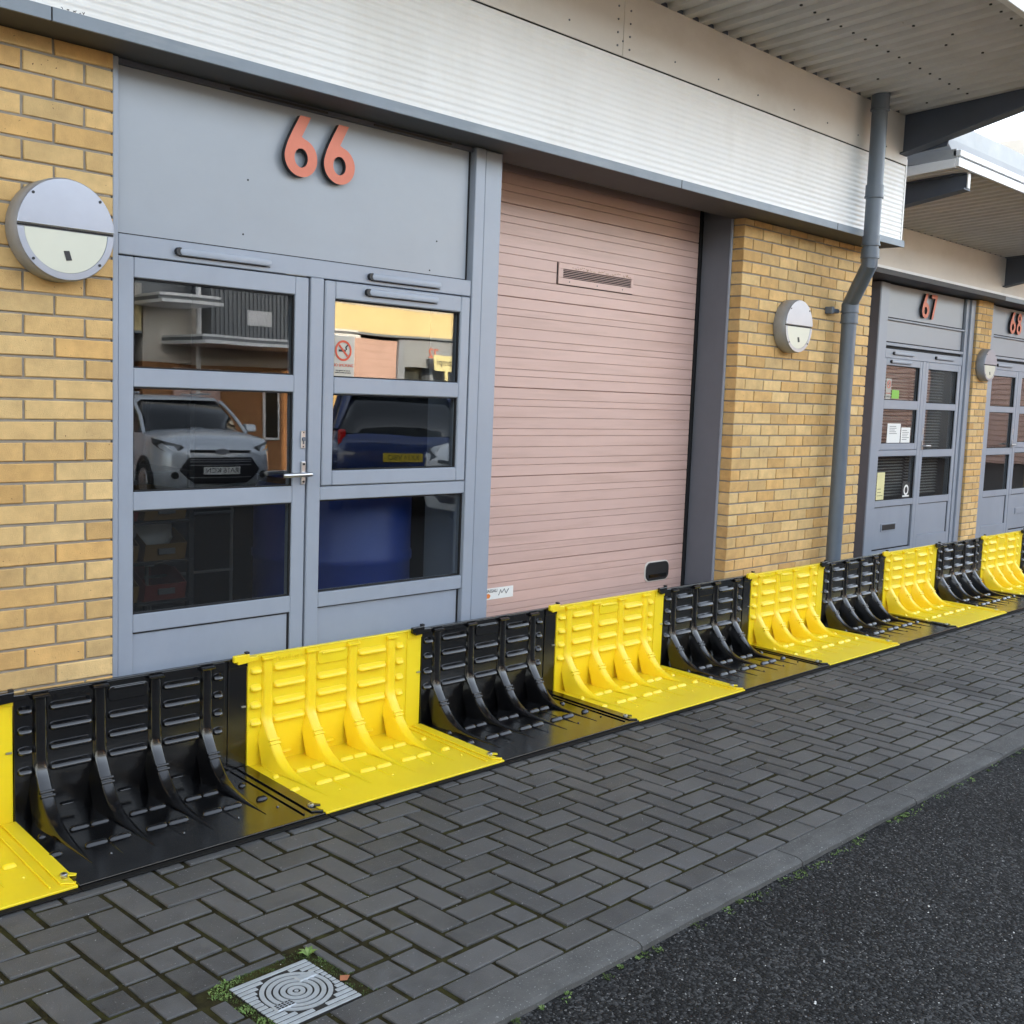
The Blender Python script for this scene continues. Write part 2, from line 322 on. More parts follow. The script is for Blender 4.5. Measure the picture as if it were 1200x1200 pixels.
HOLE = (1.533, 1.838, 2.2175, 2.508)
def paver_verts(wx, wy, jig=0.0016):
    hx, hy, c = wx / 2, wy / 2, 0.0022; rr = lambda: random.uniform(-jig, jig)
    cs = [(-hx, -hy), (hx, -hy), (hx, hy), (-hx, hy)]
    cs = [(x + rr(), y + rr()) for x, y in cs]
    top = [(x - c * (1 if x > 0 else -1), y - c * (1 if y > 0 else -1), 0.0) for x, y in cs]
    mid = [(x, y, -0.0022) for x, y in cs]; bot = [(x, y, -0.035) for x, y in cs]
    vs = top + mid + bot; fs = [(0, 1, 2, 3)]
    for i in range(4):
        j = (i + 1) % 4; fs += [(4 + i, 4 + j, j, i), (8 + i, 8 + j, 4 + j, 4 + i)]
    return vs, fs
def paver_mesh(wx, wy):
    m = MB(); m.add(*paver_verts(wx, wy)); return m.mesh('paver', M_PAVER)
PM = {'V': [paver_mesh(0.0845, 0.206) for _ in range(6)], 'H': [paver_mesh(0.190, 0.0945) for _ in range(6)], 'K': [paver_mesh(0.186, 0.0885) for _ in range(5)]}
rects = []
for i in range(-16, 136):
    for j in range(-7, 9):
        q = (i - j) % 4
        if q == 0: x0, x1, y0, y1, k = i, i + 1, j, j + 2, 'V'
        elif q == 1: x0, x1, y0, y1, k = i, i + 2, j, j + 1, 'H'
        else: continue
        if y1 <= -6: continue
        cut = False
        if y0 < -6: y0 = -6; cut = True
        X0, X1, Y0, Y1 = GX + x0 * GW, GX + x1 * GW, GY + y0 * GH, GY + y1 * GH
        h = HOLE
        if X0 < h[1] and X1 > h[0] and Y0 < h[3] and Y1 > h[2]:
            opts = [(X0, min(X1, h[0]), Y0, Y1), (max(X0, h[1]), X1, Y0, Y1), (X0, X1, max(Y0, h[3]), Y1), (X0, X1, Y0, min(Y1, h[2]))]
            opts = [o for o in opts if o[1] - o[0] > 0.035 and o[3] - o[2] > 0.035]
            opts.sort(key=lambda o: -(o[1] - o[0]) * (o[3] - o[2]))
            if not opts: continue
            if len(opts) > 1 and opts[1][0] >= opts[0][1] - 1e-6: rects.append((*opts[1], k, True))
            X0, X1, Y0, Y1 = max(opts, key=lambda o: (o[1] - o[0]) * (o[3] - o[2])); cut = True
        near = math.hypot((X0 + X1) / 2 - 1.72, ((Y0 + Y1) / 2 - 2.40)) < .42
        if near and not cut and random.random() < .5:
            if k == 'V': ym = (Y0 + Y1) / 2; rects += [(X0, X1, Y0, ym, k, True), (X0, X1, ym, Y1, k, True)]
            else: xm = (X0 + X1) / 2; rects += [(X0, xm, Y0, Y1, k, True), (xm, X1, Y0, Y1, k, True)]
            continue
        rects.append((X0, X1, Y0, Y1, k, cut))
for row, (y0, y1, ph) in enumerate(((2.1130, 2.2175, 1.888), (2.0120, 2.1130, 1.981))):
    for n in range(-14, 62):
        rects.append((ph + n * 0.2045, ph + (n + 1) * 0.2045, y0, y1, 'K', False))
rects.sort(key=lambda r: (r[0] ** 2 + r[2] ** 2) + (100 if r[2] > 3.30 or (r[0] + r[1]) / 2 < (r[2] * 0.36) else 0))
far = MB()
for n, (x0, x1, y0, y1, k, cut) in enumerate(rects):
    cx, cy = (x0 + x1) / 2, (y0 + y1) / 2; z = random.uniform(-0.0022, 0.0012)
    jx, jy = random.uniform(-.003, .003), random.uniform(-.003, .003)
    if n < 300:
        me = random.choice(PM[k]) if not cut else paver_mesh(x1 - x0 - 0.0185, y1 - y0 - 0.0185)
        o = inst('paver', me, (cx + jx, cy + jy, z), pavement, (R(random.gauss(0, .25)), R(random.gauss(0, .25)), R(random.gauss(0, .6)) + (math.pi if random.random() < .5 and not cut else 0)))
    else:
        vs, fs = paver_verts(x1 - x0 - 0.0185, y1 - y0 - 0.0185)
        far.add([(a + cx + jx, b + cy + jy, c + z) for a, b, c in vs], fs)
tag(far.build('paver', M_PAVERI, pavement), kind='stuff')
# kerb
kerb = empty('kerb', (2.6, 1.95, 0), 'grey concrete kerb between the pavement and the road', 'kerb', kind='structure')
def kerb_mesh():
    m = MB(); L = 0.9205; jy = random.uniform(-.002, .002)
    prof = [(2.0085, -0.12), (2.0085, -0.002), (1.922, -0.003), (1.908 + jy, -0.006), (1.899 + jy, -0.014), (1.896, -0.12)]
    nseg = 10; vs = []
    for s in range(nseg + 1):
        for (y, z) in prof:
            wob = random.uniform(-.0018, .0018) if z > -0.1 and y < 1.95 else 0
            vs.append((s / nseg * L, y + wob - 1.95, z + wob * .6))
    P = len(prof); fs = [(s * P + i, s * P + (i + 1) % P, (s + 1) * P + (i + 1) % P, (s + 1) * P + i) for s in range(nseg) for i in range(P)]
    fs += [tuple(range(P)), tuple(nseg * P + i for i in range(P))]
    m.add(vs, fs); return m.mesh('kerb_stone', M_KERB)
KM = [kerb_mesh() for _ in range(3)]
for n in range(-4, 14):
    inst('kerb_stone', KM[n % 3], (2.597 + .925 * n, 1.95, random.uniform(-.002, .001)), kerb, (0, R(random.gauss(0, .1)), R(random.gauss(0, .15))))
# road stones: loose and bound chippings standing proud of the asphalt
st = MB()
def chip(m, x, y, z, s):
    a = random.random() * 6.28; pts = []
    k = random.choice((4, 5))
    for i in range(k):
        t = a + 6.283 * i / k; r = s * random.uniform(.65, 1.1); pts.append((x + r * math.cos(t), y + r * math.sin(t), z))
    h = s * random.uniform(.25, .6); sl1, sl2 = random.uniform(-.4, .4), random.uniform(-.4, .4)
    top = [(x + (p[0] - x) * .62, y + (p[1] - y) * .62, z + h + sl1 * (p[0] - x) + sl2 * (p[1] - y)) for p in pts]
    fs = [tuple(range(k, 2 * k))] + [(i, (i + 1) % k, k + (i + 1) % k, k + i) for i in range(k)]
    m.add(pts + top, fs)
N = 0
while N < 30000:
    x = 0.9 + 6.6 * random.random() ** 1.25; y = 1.895 - 1.9 * random.random()
    if y < 0.30 * x - 0.55 or y < .1 or x > 1.2 + 3.6 * y + 2: continue
    chip(st, x, y, -0.0315, random.uniform(.0024, .0056)); N += 1
tag(st.build('aggregate', M_STONE, road_o), kind='stuff')
gr = MB()
for _ in range(170):
    x = random.uniform(.8, 7); chip(gr, x, random.uniform(.6, 1.88), -0.0295, random.uniform(.0012, .0034))
for _ in range(330):
    chip(gr, random.uniform(1.0, 5), random.uniform(2.02, 3.2), -0.001, random.uniform(.0008, .002))
for x, y in ((2.66, 1.62), (2.95, 1.50), (3.55, 1.45), (3.62, 1.12), (2.72, 1.40)):
    chip(gr, x, y, -0.029, .005); chip(gr, x + .008, y + .004, -0.029, .004)
tag(gr.build('loose_grit', M_LITTER), 'pale specks of grit scattered over road and pavement', 'grit', kind='stuff')
# moss and small weeds along the kerb foot, in the joints and round the drain cover
def leaf(m, p, d, l, wd, lift):
    p = Vector(p); d = Vector((math.cos(d), math.sin(d), 0)); sd = Vector((-d.y, d.x, 0))
    a = p + d * l * .5 + Vector((0, 0, lift * .8)); e = p + d * l + Vector((0, 0, lift * random.uniform(.5, 1.1)))
    m.add([p, a + sd * wd, e, a - sd * wd, a + Vector((0, 0, -.001))], [(0, 4, 1), (1, 4, 2), (2, 4, 3), (3, 4, 0)])
ms = MB(); lf = MB()
def tuft(m, x, y, z, n, rad, l):
    for _ in range(n):
        a = random.random() * 6.28; r = rad * random.random() ** .6
        leaf(m, (x + r * math.cos(a), y + r * math.sin(a), z), random.random() * 6.28, l * random.uniform(.5, 1.2), l * random.uniform(.15, .35), l * random.uniform(.3, .9))
x = .8
while x < 8:
    if random.random() < .62: tuft(ms if random.random() < .6 else lf, x, 1.885 + random.uniform(-.014, .006), -.03, random.randint(6, 26), random.uniform(.008, .028), .009)
    x += random.uniform(.02, .11)
for cx, cy, n, rad in ((3.5, 1.86, 150, .06), (3.85, 1.875, 120, .05), (4.3, 1.875, 90, .05), (2.62, 1.872, 60, .03), (3.2, 1.873, 80, .04)):
    for _ in range(n // 5): tuft(random.choice((lf, ms)), random.gauss(cx, rad * 1.5), random.gauss(cy, .010), -.0305, 4, .008, .0085)
for cx, cy, n, rad, l in ((1.535, 2.47, 110, .035, .014), (1.56, 2.502, 100, .03, .014), (1.60, 2.508, 50, .022, .012), (1.538, 2.36, 70, .025, .016), (1.54, 2.28, 80, .028, .016), (1.55, 2.24, 60, .02, .014), (1.845, 2.44, 26, .02, .012)):
    tuft(lf, cx, cy, -.006, int(n * .8), rad, l * .62)
for x0, x1, y0, y1 in ((1.525, 1.565, 2.22, 2.53), (1.56, 1.86, 2.482, 2.53), (1.81, 1.862, 2.22, 2.53)):
    for _ in range(60): tuft(ms, random.uniform(x0, x1), random.uniform(y0, y1), -.0065, 8, .012, .006)
tag(ms.build('moss', M_MOSS), 'dark green moss along the kerb foot and round the drain cover', 'moss', kind='stuff')
tag(lf.build('weeds', M_LEAF), 'tiny bright green weeds sprouting along the kerb and drain cover', 'weeds', kind='stuff')
wd = MB()
for a, l, wd_ in ((.6, .036, .007), (1.9, .034, .006), (2.7, .03, .006), (4.9, .026, .006), (5.7, .03, .006), (0.0, .028, .006), (1.2, .022, .006)):
    leaf(wd, (1.822, 2.486, -.005), a, l, wd_, .020)
tag(wd.build('small_weed', M_LEAF), 'small green weed growing at the far corner of the drain cover', 'weed')
dl = MB(); dl.add([(1.800, 2.310, .003), (1.810, 2.322, .010), (1.826, 2.318, .005), (1.830, 2.305, .011), (1.816, 2.298, .004)], [(0, 1, 4), (1, 2, 3), (1, 3, 4)])
tag(dl.build('fallen_leaf', M_DRYLEAF), 'reddish brown fallen leaf lying on the right edge of the drain cover', 'leaf')

# drain cover
dc = empty('drain_cover', (1.68, 2.345, 0), 'square cast metal inspection cover with ribs and concentric rings set in the pavers', 'drain cover')
X0, X1, Y0, Y1 = 1.560, 1.802, 2.216, 2.474; ccx, ccy = 1.687, 2.349
b_ = MB(); b_.box(X0, X1, Y0, Y1, -.05, -.0010); b_.build('cover_plate', M_CASTD, dc)  # near-black plate colour stands in for shade between the ribs
def clipped_rib(y0, y1, rad):
    m, m2 = MB(), MB(); dy = min(abs(y0 - ccy), abs(y1 - ccy)) if (y0 - ccy) * (y1 - ccy) > 0 else 0
    if dy >= rad: m.box(X0, X1, y0, y1, -.004, .0012)
    else:
        c = math.sqrt(rad ** 2 - dy ** 2)
        if ccx - c - X0 > .01: m.box(X0, ccx - c, y0, y1, -.004, .0012)
        if X1 - ccx - c > .01: m2.box(ccx + c, X1, y0, y1, -.004, .0012)
    return m, m2
nr = 14; pr = (Y1 - Y0) / nr
for i in range(nr):
    for m in clipped_rib(Y0 + i * pr + .0024, Y0 + (i + 1) * pr - .0024, .1005):
        if m.v: m.build('rib', M_CASTAL, dc, .0007)
for ro, ri in ((.0965, .084), (.0785, .066), (.0605, .0475), (.042, .029), (.0235, .011), (.0055, .0)):
    m = MB(); m.ring((ccx, ccy), ro, max(ri, .0004), -.004, .0012, n=44, axis='z'); m.build('ring', M_CASTAL, dc)
for (kx, ky) in ((ccx + .062, ccy + .045), (ccx - .066, ccy - .040)):
    m = MB(); m.box(kx - .03, kx + .03, ky - .016, ky + .016, -.004, .0030); k = m.build('name_plate', M_CASTAL, dc, .003)
    q = MB()
    for r_ in range(3):
        for c_ in range(5): q.box(kx - .024 + c_ * .0105, kx - .0165 + c_ * .0105, ky - .011 + r_ * .0085, ky - .006 + r_ * .0085, .0028, .0036)
    q.build('raised_mark', M_CASTD if ky < ccy else M_CASTAL, k)

# ------------------------------------------------------------------ brick piers
def brick_verts(L, D=0.102, Hh=0.065, jig=0.0012):
    # front face at y=0 (towards -y), extends to +y; x from 0..L ; z from 0..Hh
    c = .0028; rr = lambda: random.uniform(-jig, jig)
    f = [(c + rr(), 0 + rr() * .8, c + rr()), (L - c + rr(), rr() * .8, c + rr()), (L - c + rr(), rr() * .8, Hh - c + rr()), (c + rr(), rr() * .8, Hh - c + rr())]
    m = [(rr(), c, rr()), (L + rr(), c, rr()), (L + rr(), c, Hh + rr()), (rr(), c, Hh + rr())]
    k = [(0, D, 0), (L, D, 0), (L, D, Hh), (0, D, Hh)]
    fs = [(0, 1, 2, 3), (8, 11, 10, 9)]
    for i in range(4):
        j = (i + 1) % 4; fs += [(4 + i, 4 + j, j, i), (8 + i, 8 + j, 4 + j, 4 + i)]
    return f + m + k, fs
BCACHE = {}
def brick_mesh(L, Hh=0.065):
    key = (round(L, 3), round(Hh, 3))
    if key not in BCACHE:
        BCACHE[key] = []
    if len(BCACHE[key]) < 5:
        m = MB(); m.add(*brick_verts(L, .102, Hh)); BCACHE[key].append(m.mesh('brick', M_BRICK))
        return BCACHE[key][-1]
    return random.choice(BCACHE[key])
def brick_wall(parent, xa, xb, y, ztop, zj0, full_first_on, side, stuff=None, zmin=0.0, xlim=None, zlim=0.0):
    """courses of bricks between xa..xb on plane y. side: 'R' = bond starts at xb, 'L' = at xa.
    full_first_on = parity of course index that starts with a full brick"""
    c = 0
    while True:
        zt = ztop if c == 0 else zj0 - .075 * (c - 1) - .005
        zb = zj0 - .075 * c + .005
        if zt < zmin + .02: break
        Hh = zt - zb; first = .215 if c % 2 == full_first_on else .1025
        pos = 0.0; lens = []
        W = xb - xa
        L = first
        while pos < W - .012:
            LL = min(L, W - pos); lens.append((pos, LL)); pos += LL + .010; L = .215
        for p, LL in lens:
            if LL < .02: continue
            x0 = xa + p if side == 'L' else xb - p - LL
            hidden = zt < zlim or (xlim is not None and x0 + LL < xlim)
            if hidden:
                if stuff is not None:
                    vs, fs = brick_verts(LL, .102, Hh); stuff.add([(a + x0, b + y, cc + zb) for a, b, cc in vs], fs)
            else:
                inst('brick', brick_mesh(LL, Hh), (x0, y + random.uniform(-.0015, .0015), zb), parent, (0, R(random.gauss(0, .15)), R(random.gauss(0, .2))))
        c += 1

B66 = empty('industrial_unit', (4.0, 4.3, 0), 'nearest tall brick unit with orange number 66, wide pink door and deep grey canopy', 'building')
pl = MB(); pl.box(-2.5, 2.012, 4.0465, 4.33, 0, 2.766); pierL = pl.build('brick_pier', M_MORTAR, B66)
stf = MB(); brick_wall(pierL, -2.5, 2.018, 4.04, 2.768, 2.7102, 0, 'R', stf, 0, 1.36, .42)
tag(stf.build('brick', M_BRICKI, pierL), kind='stuff')
pr_ = MB(); pr_.box(6.3185, 8.076, 4.1065, 4.19, 0, 2.766); pierR = pr_.build('brick_pier', M_MORTAR, B66)
stf = MB(); brick_wall(pierR, 6.312, 8.082, 4.10, 2.768, 2.726, 1, 'L', stf, 0, None, .42)
tag(stf.build('brick', M_BRICKI, pierR), kind='stuff')

# ------------------------------------------------------------------ shopfront of 66
YF = 4.06
def frame_boxes(parent, name, rects, y0, y1, mat=M_FRAME, bev=.003):
    m = MB()
    for (x0, x1, z0, z1) in rects: m.box(x0, x1, y0, y1, z0, z1)
    return m.build(name, mat, parent, bev)
def pane(parent, x0, x1, z0, z1, y):
    m = MB(); m.box(x0 - .006, x1 + .006, y, y + .006, z0 - .006, z1 + .006)
    o = m.build('glass_pane', M_GLASS, parent); return o
def gasket(parent, x0, x1, z0, z1, y, t=.006):
    m = MB(); m.box(x0, x1, y, y + .012, z0, z0 + t); m.box(x0, x1, y, y + .012, z1 - t, z1); m.box(x0, x0 + t, y, y + .012, z0 + t, z1 - t); m.box(x1 - t, x1, y, y + .012, z0 + t, z1 - t)
    return m.build('gasket', M_VOID, parent)
def sticks(parent, name, x0, x1, z0, z1, hs, vs_, y0, y1, mat=M_FRAME, bev=.003):
    """a frame: outer rect x0..x1,z0..z1; hs = list of (za,zb) rails; vs_ = list of (xa,xb) stiles; rails butt between stiles"""
    m = MB()
    for xa, xb in vs_: m.box(xa, xb, y0, y1, z0, z1)
    vs2 = sorted(vs_)
    for za, zb in hs:
        for (a, b), (c, d) in zip(vs2[:-1], vs2[1:]): m.box(b + .0004, c - .0004, y0, y1, za, zb)
    return m.build(name, mat, parent, bev)
def trickle_vent(parent, x0, x1, z, y):
    m = MB(); r = .0145; ax = x0 + .03
    for s, t in ((0, 1),):
        pts = [(x0 + .028 + r * math.cos(a), z + r * math.sin(a)) for a in [R(90 + 180 * i / 6) for i in range(7)]] + [(x1 - r + r * math.cos(a), z + r * math.sin(a)) for a in [R(-90 + 180 * i / 6) for i in range(7)]]
        m.prism(pts, 'y', y - .020, y + .002)
    v = m.build('trickle_vent', M_FRAME, parent, .0085, 3, True)
    q = MB(); q.cyl((x0 + .014, y - .018, z), (x0 + .014, y + .002, z), .0155, n=14); q.box(x0 + .02, x1 + .003, y - .003, y + .001, z - .0185, z - .0150); q.build('vent_end_and_shadow', M_BLACKP, v)  # black end cap; the long strip is the painted shadow below the vent
    return v

def shopfront66():
    # outer frame: left jamb, mullion, posts, transoms (all butt jointed)
    f = MB()
    f.box(2.022, 2.046, YF - .006, YF + .07, 0, 2.768)                    # left edge trim
    f.box(2.0465, 2.112, YF + .012, YF + .07, 2.143, 2.768) if False else None
    f.box(2.922, 2.990, YF - .004, YF + .07, 0.10, 2.058)                 # mullion
    f.box(3.868, 3.932, YF - .012, YF + .07, 0, 2.768)                    # right frame post
    f.box(2.0465, 3.8675, YF - .004, YF + .07, 2.0585, 2.134)             # transom
    f.box(2.9905, 3.8675, YF - .004, YF + .07, 1.094, 1.154)              # mid transom under sash
    f.box(2.9905, 3.8675, YF - .004, YF + .07, 0.614, 0.680)
    f.box(2.0465, 3.8675, YF - .004, YF + .07, 0.0, 0.099)
    fr = f.build('shopfront_frame', M_FRAME, B66, .003)
    h = MB(); h.box(2.0465, 3.8675, YF + .010, YF + .07, 2.748, 2.768); h.build('head_member', M_BEAM, fr)  # frame head coloured dark to carry the shade under the ledge
    g = MB(); g.box(3.9325, 3.9395, YF + .01, YF + .07, 0, 2.768); g.build('post_groove', M_VOID, fr)
    p = MB(); p.box(3.940, 4.056, YF - .004, 4.43, 0, 2.768); p.build('door_post', M_FRAME, B66, .004)
    # number panel
    p = MB(); p.box(2.047, 3.852, YF + .026, YF + .05, 2.1345, 2.7475); np_ = p.build('number_panel', M_PANEL, B66)
    q = MB(); q.box(3.8525, 3.867, YF + .03, YF + .05, 2.1345, 2.7475); q.box(2.047, 3.852, YF + .016, YF + .0255, 2.1345, 2.140); q.build('panel_shadow_gap', M_VOID, np_)  # black strips draw the shadow gap beside the recessed panel
    for (x, z) in ((2.62, 2.42), (3.66, 2.30), (3.62, 2.16), (2.60, 2.20)):
        s_ = MB(); s_.cyl((x, YF + .024, z), (x, YF + .03, z), .004, n=8); s_.build('screw_head', M_BLACKP, np_)
    for x0, x1, z in ((2.277, 2.709, 2.094), (3.226, 3.658, 2.091)): trickle_vent(fr, x0, x1, z, YF - .004)
    for x0, x1 in ((2.52, 3.0), (3.25, 3.72)):
        q = MB(); q.box(x0, x1, YF + .004, YF + .0098, 2.752, 2.762); q.build('trickle_vent', M_BLACKP, fr, .002)  # head vents in black, the shadow around them put into the colour
    # door leaf
    dy0, dy1 = YF + .002, YF + .055
    d = sticks(B66, 'entrance_door', 2.048, 2.916, .102, 2.054, [(.102, .16), (.608, .680), (1.089, 1.161), (1.566, 1.638), (1.978, 2.054)], [(2.0485, 2.112), (2.846, 2.914)], dy0, dy1)
    for z0, z1 in ((.680, 1.089), (1.161, 1.566), (1.638, 1.978)):
        pn = pane(d, 2.112, 2.846, z0, z1, dy0 + .022); pn.rotation_euler = (R(-.55), 0, 0); pn.location = (0, ((z0 + z1) / 2 - 0) * -math.sin(R(.55)), 0)
        gasket(d, 2.112, 2.846, z0, z1, dy0 + .008)
    k = MB(); k.box(2.1125, 2.838, dy0 + .012, dy0 + .03, .1605, .6015); k.build('kick_panel', M_FRAME, d, .002)
    k = MB(); k.box(2.1125, 2.8455, dy0 + .008, dy0 + .02, .602, .6078); k.box(2.8385, 2.8455, dy0 + .008, dy0 + .02, .1605, .6015); k.build('panel_shadow_gap', M_VOID, d)
    g = MB(); g.box(2.9145, 2.9215, YF + .03, YF + .06, .1, 2.058); g.box(2.047, 2.9215, YF + .03, YF + .06, 2.0543, 2.0583); g.build('door_gap', M_VOID, fr)
    # handle set
    h = MB(); h.box(2.886, 2.908, dy0 - .010, dy0 + .002, 1.168, 1.268); hp = h.build('handle_plate', M_STEEL, d, .003, 2)
    h = MB(); h.cyl((2.897, dy0 - .004, 1.214), (2.897, dy0 - .05, 1.214), .009, n=14); h.tube([(2.910, dy0 - .05, 1.215), (2.897, dy0 - .05, 1.2145), (2.86, dy0 - .052, 1.213), (2.795, dy0 - .050, 1.212), (2.772, dy0 - .042, 1.212)], [.010, .0105, .010, .010, .009])
    h.build('lever_handle', M_STEEL, hp, 0, 1, True)
    for z in (1.18, 1.256):
        h = MB(); h.cyl((2.897, dy0 - .013, z), (2.897, dy0 - .008, z), .005, n=10); h.build('screw', M_BLACKP, hp)
    h = MB(); h.box(2.884, 2.906, dy0 - .007, dy0 + .002, 1.325, 1.40); lp = h.build('lock_plate', M_STEEL, d, .002)
    h = MB(); h.cyl((2.895, dy0 - .016, 1.365), (2.895, dy0 - .005, 1.365), .009, n=12); h.box(2.8925, 2.8975, dy0 - .010, dy0 - .005, 1.343, 1.36); h.build('lock_barrel', M_DARKSTEEL, lp)
    for z in (1.332, 1.393):
        h = MB(); h.cyl((2.895, dy0 - .009, z), (2.895, dy0 - .006, z), .003, n=8); h.build('screw', M_BLACKP, lp)
    h = MB(); h.box(2.79, 2.895, dy0 - .004, dy0 + .002, 2.058, 2.067); h.build('closer_arm', M_STEEL, d, .001)
    # opening sash on the right
    sy0, sy1 = YF - .010, YF + .05
    s = sticks(B66, 'side_window', 2.994, 3.862, 1.158, 2.053, [(1.158, 1.224), (1.564, 1.637), (1.977, 2.053)], [(2.994, 3.049), (3.801, 3.861)], sy0, sy1, bev=.005)
    for z0, z1 in ((1.224, 1.564), (1.637, 1.977)):
        pane(s, 3.049, 3.801, z0, z1, sy0 + .030); gasket(s, 3.049, 3.801, z0, z1, sy0 + .012)
    trickle_vent(s, 3.208, 3.639, 2.020, sy0)
    # fixed light below, blank panel below that
    lw = empty('lower_window', (3.4, YF, .68), parent=B66)
    pane(lw, 2.991, 3.867, .681, 1.093, YF + .024); gasket(lw, 2.991, 3.867, .681, 1.093, YF + .010)
    k = MB(); k.box(2.991, 3.853, YF + .014, YF + .03, .1, .6085); k.build('blank_panel', M_FRAME, B66, .002)
    k = MB(); k.box(2.991, 3.853, YF + .010, YF + .02, .609, .6135); k.box(3.8535, 3.8675, YF + .018, YF + .03, .1, .6135); k.build('panel_shadow_gap', M_VOID, B66)
shopfront66()

# ------------------------------------------------------------------ pink sectional door
YG = 4.42
gd = empty('garage_door', (5.1, YG, 0), parent=B66)
bk = MB(); bk.box(3.99, 6.285, YG + .012, YG + .04, 0, 2.998); bk.build('door_core', M_PINKD, gd)
def slat_profile(L, h, top_deep):
    g = .0028
    return [(.0, 0), (.0, h), (.012, h)]
zs = []; z = 2.624 + .4975
pat = [.0632, .0395, .0632]
while z > .02:
    for s in range(9):
        hgt = pat[s % 3]; zs.append((z - hgt, z, s)); z -= hgt
for (z0, z1, s) in zs:
    if z0 > 2.99 or z1 < .02: continue
    vents = z1 > 2.228 and z0 < 2.357
    gt = .0022 if s == 0 else .0009; gb = .0022 if s == 8 else .0008
    segs = [(3.99, 6.268)]
    for xa, xb in segs:
        m = MB(); m.box(xa, xb, YG, YG + .014, max(z0 + gb, .012), z1 - gt); m.build('slat', M_PINK, gd, .0014)
# vent plate
v = MB(); v.box(4.8945, 5.586, YG - .010, YG - .0005, 2.232, 2.2685); v.box(4.8945, 5.586, YG - .010, YG - .0005, 2.3205, 2.353); v.box(4.8945, 4.9345, YG - .010, YG - .0005, 2.269, 2.320); v.box(5.5645, 5.586, YG - .010, YG - .0005, 2.269, 2.320)
vp = v.build('vent_plate', M_PINK, gd, .0015)
v = MB(); v.box(4.9348, 5.5642, YG - .0035, YG - .001, 2.2687, 2.3203); v.box(4.8885, 4.894, YG - .004, YG - .0003, 2.231, 2.355); v.box(4.8945, 5.586, YG - .004, YG - .0003, 2.2285, 2.2317); v.build('vent_void_and_shadow', M_VOID, vp)  # black behind the louvres; left and lower strips are painted edge shadow
for i in range(5):
    zz = 2.2755 + i * .0098; v = MB(); v.prism([(YG - .004, zz), (YG - .004, zz + .0014), (YG - .0095, zz - .0016), (YG - .0095, zz - .0030)], 'x', 4.935, 5.564); v.build('louvre', M_PINK, vp)
for x in (4.99, 5.24, 5.48):
    v = MB(); v.cyl((x, YG - .012, 2.25), (x, YG - .009, 2.25), .004, n=8); v.build('screw', M_DARKSTEEL, vp)
rs = MB()
for _ in range(70):
    x = random.uniform(5.0, 5.55); chipx = random.uniform(.002, .006); zz = 2.325 + random.random() ** 2 * .014
    rs.box(x, x + chipx * 2, YG - .0108, YG - .0099, zz, zz + chipx * .6)
rs.build('rust_flake', pmat('rust', (0.30, 0.17, 0.08), .9), vp)['kind'] = 'stuff'
# grab handle: rounded black recessed cup in a pale ring
def rrect(cx, cz, w_, h_, r, n=6):
    pts = []
    for (sx, sz, a0) in ((1, 1, 0), (-1, 1, 90), (-1, -1, 180), (1, -1, 270)):
        for i in range(n + 1):
            t = R(a0 + 90 * i / n); pts.append((cx + sx * (w_ / 2 - r) + r * math.cos(t), cz + sz * (h_ / 2 - r) + r * math.sin(t)))
    return pts
gh = MB(); gh.prism([(3.7, .0), (3.71, 0), (3.71, .01)], 'y', YG + .02, YG + .021) if False else None
gh = MB(); gh.prism(rrect(5.985, .470, .262, .134, .045), 'y', YG - .006, YG + .002); ghp = gh.build('handle_ring', M_CREAM, gd, .002)
gh = MB(); gh.prism(rrect(5.985, .470, .246, .120, .042), 'y', YG - .012, YG - .005); gh2 = gh.build('pull_handle', M_BLACKP, ghp, .005, 2)
gh = MB(); gh.box(5.89, 6.08, YG - .016, YG - .011, .428, .452)
gh.build('finger_lip', M_BLK, ghp, .002)
# maker sticker
stk = empty('door_sticker', (4.52, YG, .47), 'worn white maker sticker reading NASSAU low on the pink door beside the grey post', 'sticker')
m = MB(); m.box(4.30, 4.623, YG - .0035, YG - .0012, .440, .504); m.build('sticker_face', M_WHITE, stk)
text('lettering', 'NASSAU', .026, (4.445, YG - .0042, .487), M_BLKPR, stk, sx=1.0)
m = MB(); m.prism([(4.408, .448), (4.432, .448), (4.44, .462), (4.428, .474), (4.412, .474)], 'y', YG - .0045, YG - .0036); m.build('orange_mark', M_ORPR, stk)
m = MB(); m.tube([(4.505, YG - .004, .458), (4.52, YG - .004, .49), (4.53, YG - .004, .47), (4.55, YG - .004, .492), (4.565, YG - .004, .465), (4.585, YG - .004, .49)], .0022, 5); m.build('handwritten_mark', M_BLKPR, stk)
# right jamb of the opening
j = MB(); j.box(6.300, 6.3115, 4.198, 4.412, 0, 2.768); j.box(6.296, 6.2998, 4.2008, 4.412, 2.7685, 2.995); jb = j.build('door_jamb', M_DARKSTEEL, B66, .002)
j = MB(); j.box(6.296, 6.3115, 4.184, 4.1975, 0, 2.768); j.build('jamb_edge', M_FRAME, jb, .002)
j = MB(); j.box(6.272, 6.2995, 4.414, 4.46, 0, 2.998); j.build('jamb_gap', M_VOID, jb)
j = MB(); j.box(6.312, 6.50, 4.192, 4.46, 0, 2.77); j.build('jamb_backing', M_VOID, jb)

